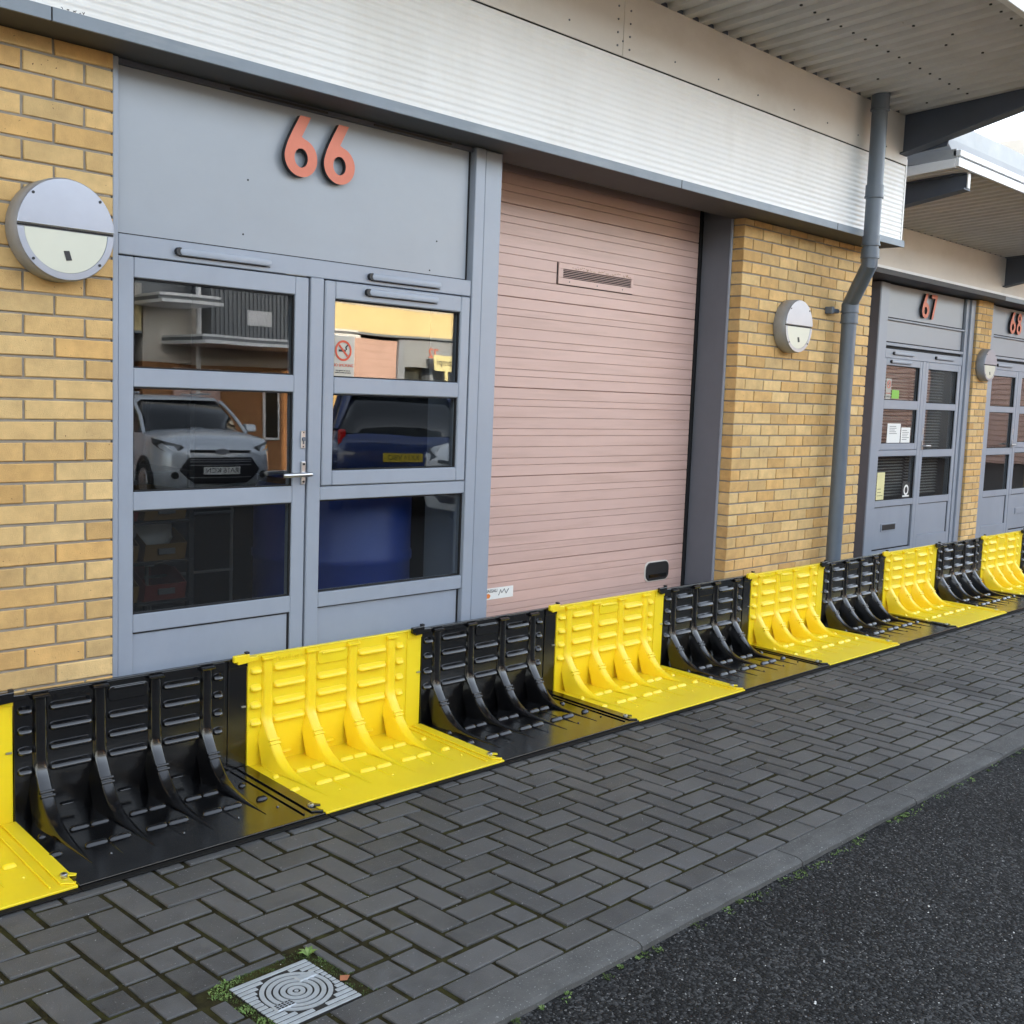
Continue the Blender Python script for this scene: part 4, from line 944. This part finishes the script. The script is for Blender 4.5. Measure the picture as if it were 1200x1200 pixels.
# things inside 66, seen dimly through the glass
def drum(x, y, r, h):
    t = empty('plastic_drum', (x, y, 0), 'tall blue plastic drum standing inside behind the lower right window of 66', 'drum')
    n = 32; prof = [(0, r * .96), (.02, r), (h * .3, r), (h * .31, r * 1.02), (h * .34, r * 1.02), (h * .35, r), (h * .64, r), (h * .65, r * 1.02), (h * .68, r * 1.02), (h * .69, r), (h - .06, r), (h - .02, r * .94), (h, r * .9)]
    m = MB(); vs = [(x + rr * math.cos(2 * math.pi * i / n), y + rr * math.sin(2 * math.pi * i / n), z) for z, rr in prof for i in range(n)]
    m.add(vs, [(k * n + i, k * n + (i + 1) % n, (k + 1) * n + (i + 1) % n, (k + 1) * n + i) for k in range(len(prof) - 1) for i in range(n)] + [tuple(range((len(prof) - 1) * n, len(prof) * n))])
    m.build('drum_body', M_BLUE, t, 0, 1, True)
    m = MB(); m.ring((x, y), r * .96, r * .88, h - .01, h + .015, n=32, axis='z'); m.build('drum_rim', M_BLACKP, t); return t
drum(3.52, 4.66, .40, 1.13)
sh = empty('storage_rack', (2.35, 4.75, 0), 'dim storage rack standing inside behind the lower pane of door 66', 'rack')
m = MB()
for x in (2.18, 2.64):
    for y in (4.55, 4.95): m.box(x - .012, x + .012, y - .012, y + .012, 0, 1.5)
m.build('upright', M_VOID, sh)
for z in (.62, .80, .98, 1.2):
    m = MB(); m.box(2.17, 2.65, 4.53, 4.97, z - .012, z); m.build('shelf', M_VOID, sh)
k = 0
for z in (.62, .80, .98):
    for x in (2.19, 2.42):
        t = empty('storage_bin', (x + .1, 4.6, z), ['ochre', 'red'][k % 3 == 1] + ' plastic bin on the ' + {.62: 'lowest', .80: 'middle', .98: 'top'}[z] + ' shelf of the rack, ' + ('left' if x < 2.3 else 'right') + ' side', 'bin', 'bins on the rack inside 66')
        m = MB(); m.prism([(4.56, z), (4.54, z + .075), (4.55, z + .075), (4.57, z + .01), (4.86, z + .01), (4.86, z + .13), (4.87, z + .13), (4.87, z)], 'x', x + .004, x + .196)
        m.prism([(4.56, z), (4.54, z + .075), (4.65, z + .13), (4.87, z + .13), (4.87, z)], 'x', x, x + .0035); m.prism([(4.56, z), (4.54, z + .075), (4.65, z + .13), (4.87, z + .13), (4.87, z)], 'x', x + .1965, x + .20)
        m.build('bin_body', M_BIN if k % 3 != 1 else M_BINR, t)
        m = MB(); m.box(x + .06, x + .14, 4.537, 4.545, z + .03, z + .055); m.build('bin_label', M_RACK, t); k += 1

cg = empty('wire_cage', (2.72, 4.9, 0), 'dim metal cage trolley standing inside behind the lower pane of door 66', 'trolley')
m = MB()
for x in (2.52, 2.74, 2.96):
    for y in (4.72, 5.1): m.tube([(x, y, .05), (x, y, 1.0)], .008, 6)
m.build('upright', M_RACK, cg)
m = MB()
for z in (.12, .42, .70, .98):
    for y in (4.72, 5.1): m.tube([(2.51, y, z), (2.97, y, z)], .007, 6)
m.build('rail', M_RACK, cg)
bag = empty('plastic_bag', (2.50, 4.66, .98), 'crumpled pale plastic bag hanging inside behind the lower pane of door 66', 'bag')
m = MB(); vs = []; nn = 14
for i in range(9):
    t = i / 8; r_ = .02 + .085 * math.sin(math.pi * min(1, t * 1.05)) ** .7
    for k in range(nn):
        a = 6.283 * k / nn; q = r_ * (1 + random.uniform(-.16, .16)); vs.append((2.50 + q * math.cos(a), 4.66 + .55 * q * math.sin(a), 1.10 - t * .34))
m.add(vs, [(i * nn + k, i * nn + (k + 1) % nn, (i + 1) * nn + (k + 1) % nn, (i + 1) * nn + k) for i in range(8) for k in range(nn)] + [tuple(8 * nn + k for k in range(nn))]); m.build('bag_body', M_BAG, bag, 0, 1, True)
# ------------------------------------------------------------------ flood barriers
PITCH = .952
def rib_part(u, parent, mat):
    crest = [(-.020, .464, .021), (-.023, .40, .022), (-.024, .30, .022), (-.025, .225, .0225), (-.031, .196, .0235), (-.043, .173, .024), (-.060, .150, .0245), (-.088, .115, .0245), (-.112, .088, .0245), (-.140, .064, .0245), (-.172, .045, .024), (-.21, .0315, .0235), (-.26, .0235, .022), (-.32, .0195, .0175), (-.38, .0175, .012), (-.44, .016, .006), (-.505, .0147, .001)]
    m = MB(); vs = []; K = 11
    for i, (y, z, hw) in enumerate(crest):
        # cross-section: flat crown, rounded shoulders, drafted sides running down to the wall (high up) or floor (low down)
        a = crest[max(i - 1, 0)]; b = crest[min(i + 1, len(crest) - 1)]
        t = Vector((b[0] - a[0], b[1] - a[1])).normalized(); nx, nz = -t.y, t.x       # outward normal in the yz plane
        if nx > 0: nx, nz = -nx, -nz
        if i == len(crest) - 1: nx, nz = 0, 1
        r = min(.009, hw * .45)
        low = z < .215
        if low: fy, fz = -.006, max(.0125, min(z - .02, .16)); k = max(0, (.2 - z) / .2); by, bz = (fy, fz) if z > .12 else (y * .55, .0125)
        else: by, bz = -.006, z
        fl = .007 + (.010 if low else 0) * min(1, max(0, (.215 - z) / .06)) * min(1, hw / .02)
        sec = []
        for sgn in (-1, 1):
            side = [(u + sgn * (hw + fl), by, bz), (u + sgn * (hw + fl * .35), by * .45 + y * .55, bz * .45 + z * .55 if low else z), (u + sgn * hw, y - nx * r, z - nz * r), (u + sgn * (hw - r * .3), y - nx * r * .3, z - nz * r * .3), (u + sgn * (hw - r), y, z)]
            sec.append(side)
        row = sec[0] + [(u, y + nx * .0008, z + nz * .0008)] + sec[1][::-1]
        vs += row
    n = len(crest); fs = [(i * K + k, i * K + k + 1, (i + 1) * K + k + 1, (i + 1) * K + k) for i in range(n - 1) for k in range(K - 1)] + [tuple(range(K))]
    m.add(vs, fs); o = m.build('rib', mat, parent)
    o.data.polygons.foreach_set('use_smooth', [True] * len(o.data.polygons)); o.data.set_sharp_from_angle(angle=R(62))
    c = MB(); d = Vector((0, -.030, -.036)).normalized(); nrm = Vector((0, -.036, .030)).normalized(); p0 = Vector((0, -.0835, .1215))
    for dd in (-.0085, .0085):
        pc = p0 + d * dd; hw = .0252
        q = [pc + d * -.005 + nrm * .0055, pc + d * .005 + nrm * .0055, pc + d * .005 - nrm * .016, pc + d * -.005 - nrm * .016]
        c.prism([(a.y, a.z) for a in q], 'x', u - hw, u + hw)
    c.build('rib_band', mat, o, .0022, 2)
    c = MB(); c.prism([(-.008, .450), (-.031, .456), (-.033, .466), (-.008, .474)], 'x', u - .031, u + .031); c.build('rib_cap', mat, o, .003, 2)
    return o
BARS = {}
def bar_mesh(L, mat, hh=.0165, pr=.020):
    key = (round(L, 3), mat.name, hh)
    if key not in BARS:
        m = MB(); nL = 7; vs = []; rows = []
        prof = [(-.88, 0), (-.87, .35), (-.80, .70), (-.64, .92), (-.42, 1), (-.15, .95), (.15, .80), (.42, .60), (.64, .38), (.84, .15), (1.05, 0)]
        ends = [(0, .05), (.12, .5), (.4, .84), (1, 1)]
        xs = [(-L / 2 + t * hh * 1.1, s) for t, s in ends] + [(L / 2 - t * hh * 1.1, s) for t, s in reversed(ends)]
        for x, s in xs: rows.append([(x, -.0005 - pr * p * (s if s < 1 else 1), a * hh * (.35 + .65 * s)) for a, p in prof])
        vs = [q for r_ in rows for q in r_]; P = len(prof)
        fs = [(i * P + k, i * P + k + 1, (i + 1) * P + k + 1, (i + 1) * P + k) for i in range(len(rows) - 1) for k in range(P - 1)] + [tuple(range(P)), tuple((len(rows) - 1) * P + k for k in range(P))]
        m.add(vs, fs); me = m.mesh('moulded_bar', mat); me.polygons.foreach_set('use_smooth', [True] * len(me.polygons)); BARS[key] = me
    return BARS[key]
def make_barrier(mat):
    t = empty('flood_barrier', (0, 0, 0))
    ue = PITCH - .002
    # back panel: main sheet, right strip set back, top rim, left and right lips
    m = MB(); m.box(0.001, .845, -.010, .004, .006, .474); m.box(.8455, ue, -.005, .004, .006, .474); m.box(.8605, .866, -.009, -.005, .03, .46)
    m.box(.862, ue, -.0125, -.0055, .44, .474)
    bp = m.build('back_panel', mat, t, .0022, 2)
    m = MB(); m.box(0.001, ue, -.014, .006, .4745, .4805); m.build('top_rim', mat, bp, .002, 2)
    # floor plate
    m = MB(); m.prism([(0.001, -.006), (0.001, -.632), (ue, -.632), (ue, -.006)], 'z', .003, .0135)
    fp = m.build('floor_plate', mat, t, .0028, 2)
    m = MB(); m.prism([(.905, -.010), (.905, -.600), (.918, -.603), (.944, -.622), (.951, -.613), (.925, -.585), (.918, -.563), (.926, -.552), (.950, -.556), (.966, -.568), (.974, -.556), (.957, -.535), (.957, -.010)], 'z', .014, .0195)
    m.build('edge_lip', mat, fp, .0018, 2)
    m = MB(); m.box(.868, .876, -.60, -.014, .0138, .0185); m.build('edge_ridge', mat, fp, .002, 2)
    m = MB(); m.box(0.001, PITCH - .001, -.662, -.6325, .0015, .0075); m.build('edge_seal', M_SEAL, t, .003, 2)
    ribs = [.0935, .316, .539, .7615]
    for u in ribs: rib_part(u, t, mat)
    mids = [(ribs[i] + ribs[i + 1]) / 2 for i in range(3)]
    for i, u in enumerate(mids):
        for k, z in enumerate((.4155, .3415, .268, .194)):
            if i == 1 and k == 0: continue
            inst('moulded_bar', bar_mesh(.158, mat), (u, -.0095, z), t)
    for k, z in enumerate((.4155, .3415, .268, .194)):
        inst('moulded_bar', bar_mesh(.052, mat, .0165), (.038, -.0095, z), t)
        inst('moulded_bar', bar_mesh(.044, mat, .0165), (.812, -.0095, z), t)
    # grip pad in the middle bay
    u = mids[1]; m = MB(); m.prism(rrect(u, .424, .160, .058, .016, 4), 'y', -.0165, -.009); g = m.build('grip_pad', mat, t, .003, 2)
    m = MB(); m.box(u - .06, u + .066, -.022, -.0155, .438, .449); m.build('grip_lip', mat, g, .003, 2)
    for du, dz in ((-.083, .405), (.083, .417)):
        m = MB(); m.cyl((u + du, -.0135, dz), (u + du, -.008, dz), .006, n=8); m.build('moulded_stud', mat, g)
    # bars and studs on the floor
    fb = MB()
    for i, u in enumerate(mids):
        for (y, L) in ((-.197, .148), (-.367, .168)):
            o = inst('floor_bar', bar_mesh(L * .485, mat, .0115, .014), (u - L * .252, y, .0132), t, (R(-90), 0, R(180)))
            o = inst('floor_bar', bar_mesh(L * .485, mat, .0115, .014), (u + L * .252, y, .0132), t, (R(-90), 0, R(180)))
        inst('floor_bar', bar_mesh(.055, mat, .006, .012), (u - .012, -.0095, .045), t)
        inst('floor_fin', FIN[mat.name], (u, 0, 0), t)
    for u, y in ((.034, -.197), (.022, -.367), (.828, -.197), (.822, -.367)):
        inst('moulded_stud', bar_mesh(.030 if y > -.3 else .046, mat, .012, .014), (u, y, .0132), t, (R(-90), 0, R(180)))
    for u in (.13, .40, .62, .79):
        m = MB(); m.cyl((u, -.47, .013), (u, -.47, .0185), .006, .003, n=8); m.build('moulded_stud', mat, fp)
    m = MB(); m.cyl((.934, -.548, .014), (.934, -.548, .026), .0125, n=16); bt = m.build('bolt_head', M_STEEL, t, .002)
    m = MB(); m.cyl((.934, -.548, .0262), (.934, -.548, .0266), .005, n=6); m.build('bolt_socket', M_BLACKP, bt)
    # hook tab reaching over the neighbour on the left
    m = MB(); m.prism([(-.077, .466), (-.077, .494), (-.004, .496), (-.004, .483), (.036, .481), (.036, .462), (-.058, .4555), (-.060, .467)], 'y', -.034, -.0145); hk = m.build('hook_tab', mat, t, .003, 2)
    m = MB(); m.box(-.022, -.006, -.0345, -.016, .4965, .5045); m.build('hook_slot', M_BLACKP, hk)
    m = MB(); m.box(.925, .946, -.011, -.0045, .268, .274); m.build('seam_clip', M_STEEL, t)
    text('embossed_lettering', 'FloodFence', .030, (mids[0], -.0108, .451), mat, t, extrude=.0012)
    return t
FIN = {}
for mt in (M_YEL, M_BLK):
    m = MB(); m.add([(-.006, -.385, .0132), (.006, -.385, .0132), (0, -.505, .0134), (0, -.39, .0185), (-.0035, -.22, .0135), (.0035, -.22, .0135)], [(0, 2, 3), (3, 2, 1), (0, 3, 4), (3, 1, 5), (3, 5, 4)]); FIN[mt.name] = m.mesh('floor_fin', mt)
protoY = make_barrier(M_YEL); protoK = make_barrier(M_BLK)
# the base of each moulding runs out slightly askew from its back panel
SKEW = .088; done = set()
def skew(o):
    for ch in o.children:
        if ch.rotation_euler.x == 0 and ch.data.name not in done and not ch.name.startswith(('moulded', 'embossed')):
            done.add(ch.data.name)
            for v in ch.data.vertices:
                if v.co.y < 0: v.co.x += SKEW * v.co.y
            ch.data.update()
        if ch.location.length: ch.location.x += SKEW * min(0, ch.location.y)
        skew(ch)
skew(protoY); skew(protoK)
WH = ['at the far left edge of the photo', 'below the left brick pier, nearest and largest black one', 'below the entrance door of 66, largest whole yellow one', 'in front of the left end of the pink door', 'below the middle of the pink door', 'in front of the right end of the pink door', 'below the brick pier with the lamp', 'at the foot of the drainpipe', 'at the doorstep of unit 67', 'at the foot of the narrow brick pier', 'at the foot of door 68', 'last one at the right edge of the photo']
for n, k in enumerate(range(-1, 11)):
    isY = k % 2 != 0; src = protoY if isY else protoK
    o = src if k in (-1, 0) else copy_tree(src)
    o.location = (1.591 + PITCH * k, 3.928, .0008 + (0.0 if not isY else .0006)); o.rotation_euler = (0, 0, R(random.gauss(0, .12)) if k > 2 else 0)
    tag(o, ('yellow' if isY else 'black') + ' moulded plastic flood barrier unit ' + WH[n], 'flood barrier', 'flood barrier units in a row along the fronts')

# ------------------------------------------------------------------ across the yard (seen in the glass)
YO = -12.0
M_CARGL = pmat('car_glass', (0.012, 0.014, 0.016), .05, .0, 2, spec=.8)
M_OPF = pmat('sun_tinted_cladding', (0.78, 0.64, 0.34), 0.45, .05, 2)  # golden sunlight is mixed into this cladding colour
M_OPB = pmat('orange_brown_brick', (0.34, 0.16, 0.065), .85, .2, 9)
OP = empty('facing_units', (17, YO, 0), 'facing terrace of buff units reflected in the window glass', 'building')
m = MB(); m.box(-30, 80, YO - 8, YO - .45, 0, 6.2); m.build('terrace_body', M_CLADG, OP)
xx = 14.9; 
def facing_unit(x, num):
    m = MB(); m.box(x, x + .75, YO - .4, YO, 0, 2.77); m.build('brick_pier', M_BRICKI, OP)
    m = MB(); m.box(x + .755, x + 2.14, YO - .35, YO - .12, .02, 2.70); gdo = m.build('shutter_door', M_PINK, OP)
    q = MB()
    for i in range(16): q.box(x + .755, x + 2.14, YO - .1195, YO - .1155, .1 + i * .165, .106 + i * .165)
    q.build('door_joint', M_PINKD, gdo)
    m = MB(); m.box(x + 2.145, x + 2.30, YO - .35, YO - .04, 0, 2.77); m.build('door_post', M_FRAME, OP)
    m = MB(); m.box(x + 2.305, x + 4.05, YO - .35, YO - .04, 2.10, 2.77); m.build('number_panel', M_PANEL, OP)
    m = MB()
    for a, b in ((2.305, 2.37), (3.14, 3.22), (3.98, 4.05)): m.box(x + a, x + b, YO - .3, YO - .04, 0, 2.10)
    for z in (0, .6, 1.1, 1.58): m.box(x + 2.371, x + 3.139, YO - .28, YO - .05, z, z + .07); m.box(x + 3.221, x + 3.979, YO - .28, YO - .05, z, z + .07)
    dr = m.build('shopfront', M_FRAME, OP); q = MB(); q.box(x + 2.37, x + 3.98, YO - .2, YO - .19, 0, 2.1); q.build('glass_pane', M_GLASS, dr)
    m = MB(); m.box(x - .05, x + 4.12, YO - .45, YO + .10, 2.775, 2.82); m.build('ledge_flashing', M_LEDGE, OP)
    m = MB(); m.box(x - .05, x + 4.12, YO - .44, YO + .08, 2.825, 3.40); m.build('fascia_band', M_OPF, OP)
    m = MB(); m.box(x - .05, x + 4.12, YO - .44, YO + .085, 3.405, 3.72); m.build('fascia_panel', M_CREAM, OP)
    m = MB(); m.box(x - .05, x + 4.12, YO - .44, YO + 1.2, 3.85, 3.97); m.build('canopy_roof', M_TRIM, OP)
    if num: text('digit', num, .32, (x + 3.25, YO - .03, 2.45), M_ORANGE, OP, rot=(R(90), 0, R(180)), extrude=.012)
for i, num in enumerate((None, None, '20', '21', '22', '23', '24', '25', None, None, None, None)): 
    if i != 3: facing_unit(14.9 + 4.2 * (i - 4), num)
ET = empty('end_block', (36.2, -5, 0), 'far block with pink slatted shutters closing the yard, reflected in the unit 67 glass', 'building')
m = MB(); m.box(36.5, 44, -16, 3.2, 0, 5.5); m.build('block_body', M_CLADG, ET)
for ya, yb in ((-4.9, 1.2), (-10.6, -5.9)):
    m = MB(); m.box(36.40, 36.498, ya, yb, 0, 4.2); sd = m.build('shutter_door', M_PINK, ET); q = MB()
    for i in range(26): q.box(36.385, 36.399, ya, yb, .05 + i * .16, .075 + i * .16)
    sd2 = q.build('shutter_joint', M_PINKD, sd); tag(sd2, kind='stuff')
# the shaded neighbour with its low canopy and clad bay
x = 10.7
m = MB(); m.box(x, x + 4.15, YO - .4, YO, 2.27, 3.4); m.build('rendered_wall', M_CREAM, OP)
m = MB(); m.box(x, x + 4.15, YO - .4, YO + .002, 0, 2.265); m.build('brick_wall', M_OPB, OP)
m = MB(); m.box(x + 2.65, x + 3.05, YO + .003, YO + .05, .75, 2.0); wn = m.build('window_frame', M_TRIM, OP); m = MB(); m.box(x + 2.70, x + 3.0, YO + .051, YO + .055, .8, 1.95); m.build('window_pane', M_CARGL, wn)
m = MB(); m.box(x + .6, x + 1.6, YO - .02, YO + .06, .02, 2.2); m.build('shutter_door', M_PINK, OP)
m = MB(); m.box(x + .4, x + 4.0, YO + .005, YO + 1.5, 2.60, 2.66); m.build('low_canopy', M_TRIM, OP)
m = MB(); m.box(x + .4, x + 4.0, YO + .005, YO + 1.42, 2.72, 2.76); m.build('canopy_gutter', M_TRIM, OP)
m = MB(); m.box(x + .4, x + 4.0, YO + .005, YO + 1.40, 2.661, 2.719); m.build('canopy_fascia', M_CLADG, OP)
m = MB(); m.box(x + 1.1, x + 3.4, YO + .005, YO + .5, 2.78, 4.2); bay = m.build('clad_bay', M_CLADG, OP)
m = MB()
for i in range(24): m.box(x + 1.1 + i * .096, x + 1.14 + i * .096, YO + .501, YO + .53, 2.78, 4.2)
m.build('cladding_rib', M_CLADG, bay)
m = MB(); m.box(x + 1.9, x + 2.5, YO + .531, YO + .54, 3.05, 3.35); m.build('bay_window', M_CEIL, bay)
m = MB(); m.cyl((x + .95, YO + .35, 0), (x + .95, YO + .35, 3.9), .045, n=12); m.build('drainpipe', M_TRIM, OP)
m = MB(); m.box(x - .3, x + 4.2, YO - .44, YO + 1.3, 3.05, 3.15) if False else m.box(x - .3, x + .9, YO - .44, YO + 1.3, 3.30, 3.36); m.build('canopy_roof', M_TRIM, OP)
m = MB(); m.box(x - .3, x + .9, YO - .44, YO + 1.2, 3.43, 3.48); m.build('canopy_gutter', M_TRIM, OP)
m = MB(); m.box(x - .3, x + .9, YO - .44, YO + 1.15, 3.361, 3.429); m.build('canopy_fascia', M_CLADG, OP)
sg = empty('hand_lettered_sign', (18.2, YO + .35, 0), 'cream hand lettered sign on a post under number 22, reflected in the upper right pane', 'sign')
m = MB(); m.box(17.83, 18.62, YO + .33, YO + .35, 2.06, 2.42); m.build('sign_board', M_PAPERY, sg)
m = MB(); m.box(18.18, 18.26, YO + .29, YO + .328, 0, 2.30); m.build('sign_post', M_PAPERY, sg)
text('lettering', 'Scampi', .22, (18.22, YO + .353, 2.26), M_BLKPR, sg, rot=(R(90), 0, R(180)), extrude=.002)

# parked cars
CARG = 'cars parked across the yard, seen in the glass'
M_CAROW = pmat('silver_car_paint', (0.60, 0.64, 0.69), .25, .04, 2, metal=.25, coat=.6)
M_CARBL = pmat('blue_car_paint', (0.013, 0.034, 0.14), .22, .04, 2, coat=.8)
M_CARWH = pmat('white_car_paint', (0.72, 0.73, 0.74), .3, .04, 2, coat=.6)
M_TYRE = pmat('tyre_rubber', (0.012, 0.012, 0.012), .8)
M_RIM = pmat('alloy_rim', (0.45, 0.46, 0.48), .3, metal=.8)
M_HEAD = pmat('headlamp_lens', (0.10, 0.105, 0.11), .08, .3, 20, metal=.2)
M_TAIL = pmat('red_tail_lens', (0.55, 0.01, 0.008), .2)
M_AMB = pmat('amber_lens', (0.75, 0.30, 0.03), .2)
M_PLW = pmat('white_number_plate', (0.75, 0.75, 0.72), .4); M_PLY = pmat('yellow_number_plate', (0.75, 0.55, 0.04), .4)
def make_car(label, paint, loc, rz, front_plate=None, rear_plate=None):
    t = empty('parked_car', (0, 0, 0), label, 'car', CARG)
    # forward is -y locally (nose at y=0, tail at y=4.1); stations: y, half width, z bottom, z belt, z crown
    st_ = [(0.0, .66, .34, .80, .82), (.06, .77, .26, .88, .915), (.22, .85, .22, .975, 1.02), (.55, .88, .21, 1.02, 1.085), (1.05, .885, .21, 1.045, 1.13), (1.35, .885, .21, 1.04, 1.12), (2.2, .885, .21, 1.06, 1.12), (3.3, .88, .22, 1.09, 1.14), (3.85, .85, .25, 1.08, 1.12), (4.05, .80, .30, 1.0, 1.02), (4.10, .72, .38, .92, .93)]
    m = MB(); rings = []
    for (y, hw, zb, zt, zc) in st_:
        half = [(0, zb), (hw * .86, zb), (hw * .97, zb + .10), (hw * 1.0, zb + (zt - zb) * .45), (hw * .985, zb + (zt - zb) * .78), (hw * .93, zt), (hw * .62, zt + (zc - zt) * .75), (0, zc)]
        rings.append([(a, y, b) for a, b in half] + [(-a, y, b) for a, b in reversed(half[1:-1])])
    P = len(rings[0]); vs = [q for r_ in rings for q in r_]
    fs = [(i * P + k, i * P + (k + 1) % P, (i + 1) * P + (k + 1) % P, (i + 1) * P + k) for i in range(len(rings) - 1) for k in range(P)] + [tuple(range(P)), tuple((len(rings) - 1) * P + k for k in range(P))]
    m.add(vs, fs); m.build('body', paint, t, 0, 1, True)
    # cabin: glass volume with a painted roof and pillars
    cab = [(1.08, .80, 1.05, .40, 1.10), (1.40, .79, 1.05, .66, 1.33), (1.90, .80, 1.06, .66, 1.58), (2.7, .80, 1.07, .66, 1.62), (3.5, .79, 1.08, .64, 1.57), (3.82, .77, 1.08, .62, 1.35), (3.98, .75, 1.05, .55, 1.08)]
    m = MB(); rings = [[(hb, y, zb), (ht + .02, y, zt - .06), (ht - .06, y, zt), (-ht + .06, y, zt), (-ht - .02, y, zt - .06), (-hb, y, zb)] for (y, hb, zb, ht, zt) in cab]
    vs = [q for r_ in rings for q in r_]; P = 6
    m.add(vs, [(i * P + k, i * P + (k + 1) % P, (i + 1) * P + (k + 1) % P, (i + 1) * P + k) for i in range(len(cab) - 1) for k in range(P)] + [tuple(range(P)), tuple((len(cab) - 1) * P + k for k in range(P))])
    m.build('cabin_glass', M_CARGL, t, 0, 1, True)
    m = MB(); rf = [(1.84, .64, 1.565), (1.95, .665, 1.612), (2.7, .675, 1.655), (3.5, .655, 1.605), (3.62, .63, 1.55)]
    vs = []
    for (y, hw, z) in rf: vs += [(-hw - .03, y, z - .07), (-hw + .05, y, z), (0, y, z + .015), (hw - .05, y, z), (hw + .03, y, z - .07)]
    m.add(vs, [(i * 5 + k, i * 5 + k + 1, (i + 1) * 5 + k + 1, (i + 1) * 5 + k) for i in range(4) for k in range(4)]); m.build('roof', paint, t, 0, 1, True)
    m = MB()
    for s in (-1, 1):
        m.tube([(s * .80, 1.06, 1.05), (s * .735, 1.42, 1.31), (s * .69, 1.88, 1.545)], .028, 8); m.tube([(s * .81, 2.5, 1.06), (s * .70, 2.55, 1.58)], .03, 8); m.tube([(s * .79, 3.75, 1.08), (s * .67, 3.55, 1.52)], .06, 8)
        m.tube([(s * .57, 2.0, 1.68), (s * .57, 3.4, 1.68)], .016, 6)
    m.build('pillar', paint, t, 0, 1, True)
    for s in (-1, 1):
        m = MB(); m.prism([(1.28, 1.07), (1.44, 1.08), (1.45, 1.20), (1.30, 1.19)], 'x', s * .98 - .10, s * .98 + .10); m.build('door_mirror', paint, t, .03, 2)
        for y in (.82, 3.28):
            w_ = MB(); w_.cyl((s * .70, y, .33), (s * .895, y, .33), .33, n=28); ty = w_.build('wheel', M_TYRE, t, .03, 2)
            w_ = MB(); w_.cyl((s * .89, y, .33), (s * .902, y, .33), .215, n=24); w_.build('rim', M_RIM, ty, .006)
            a_ = MB(); a_.ring((y, .33), .40, .335, s * .86, s * .899, 0, 180, 40); a_.v = [(v[1], v[0], v[2]) for v in a_.v]; a_.build('wheel_arch', M_BLACKP, t)
        hl = MB(); hl.add([(s * .40, .11, .80), (s * .56, .065, .90), (s * .79, .20, .965), (s * .868, .52, 1.0), (s * .87, .46, .92), (s * .81, .19, .83), (s * .62, .05, .775)], [(0, 1, 2, 3, 4, 5, 6)] ); 
        hl.v = [(v[0] * 1.012, v[1] - .045, v[2]) for v in hl.v]; hh = hl.build('headlight', M_HEAD, t)
        hb = MB(); hb.add([(s * .60, .01, .80), (s * .74, .06, .85), (s * .80, .13, .91), (s * .72, .08, .88)], [(0, 1, 2, 3)]); hb.v = [(v[0], v[1] - .012, v[2]) for v in hb.v]; hb.build('lamp_bulb', M_AMB if s < 0 else M_WHITE, hh)
        tl = MB(); tl.box(s * .74 - .05, s * .74 + .05, 3.90, 4.06, .90, 1.10); tl.build('tail_light', M_TAIL, t, .03, 2)
        fg = MB(); fg.cyl((s * .66, .06, .47), (s * .66, -.005, .47), .055, n=16); fg.build('fog_lamp', M_BLACKP, t)
    # grille: trapezoid with bars, upper strip, badge
    m = MB(); m.prism([(-.48, .42), (-.60, .55), (-.46, .73), (.46, .73), (.60, .55), (.48, .42), (.38, .35), (-.38, .35)], 'y', -.030, .08); gl = m.build('grille', M_BLACKP, t, .01)
    for z in (.44, .62, .67, .70):
        m = MB(); m.box(-.45, .45, -.038, -.029, z - .008, z + .008); m.build('grille_bar', M_RIM, gl)
    m = MB(); m.box(-.44, .44, -.024, .05, .80, .835); m.build('grille_strip', M_BLACKP, t, .004)
    m = MB(); m.prism(ell(0, .818, .095, .042, 0, 345, 24), 'y', -.046, -.02); m.build('badge', M_RIM, t, .005)
    if front_plate:
        m = MB(); m.box(-.26, .26, -.052, -.039, .485, .595); fpz = m.build('number_plate', M_PLW, t)
        text('lettering', front_plate, .10, (0, -.0535, .54), M_BLKPR, fpz)
    m = MB(); m.box(-.26, .26, 4.10, 4.112, .72, .83); rp = m.build('rear_plate', M_PLY, t)
    if rear_plate: text('lettering', rear_plate, .09, (0, 4.1135, .775), M_BLKPR, rp, rot=(R(90), 0, R(180)))
    m = MB()
    for s in (-1, 1): m.tube([(s * .1, .96, 1.125), (s * .55, 1.0, 1.10)], .01, 6)
    m.build('wiper', M_BLACKP, t)
    t.location = loc; t.rotation_euler = (0, 0, rz); return t
make_car('silver compact off-roader parked nose out, reflected in the middle pane of door 66', M_CAROW, (9.05, -6.6, -.03), R(180 + 11), 'RA16 KCN')
make_car('dark blue hatchback parked tail out, reflected in the middle right pane of 66', M_CARBL, (11.65, -6.1, -.03), R(35), None, 'KX14 VBO')
make_car('white car standing side on in front of the blue hatchback, seen in reflection', M_CARWH, (8.75, -1.0, -.03), R(-90))
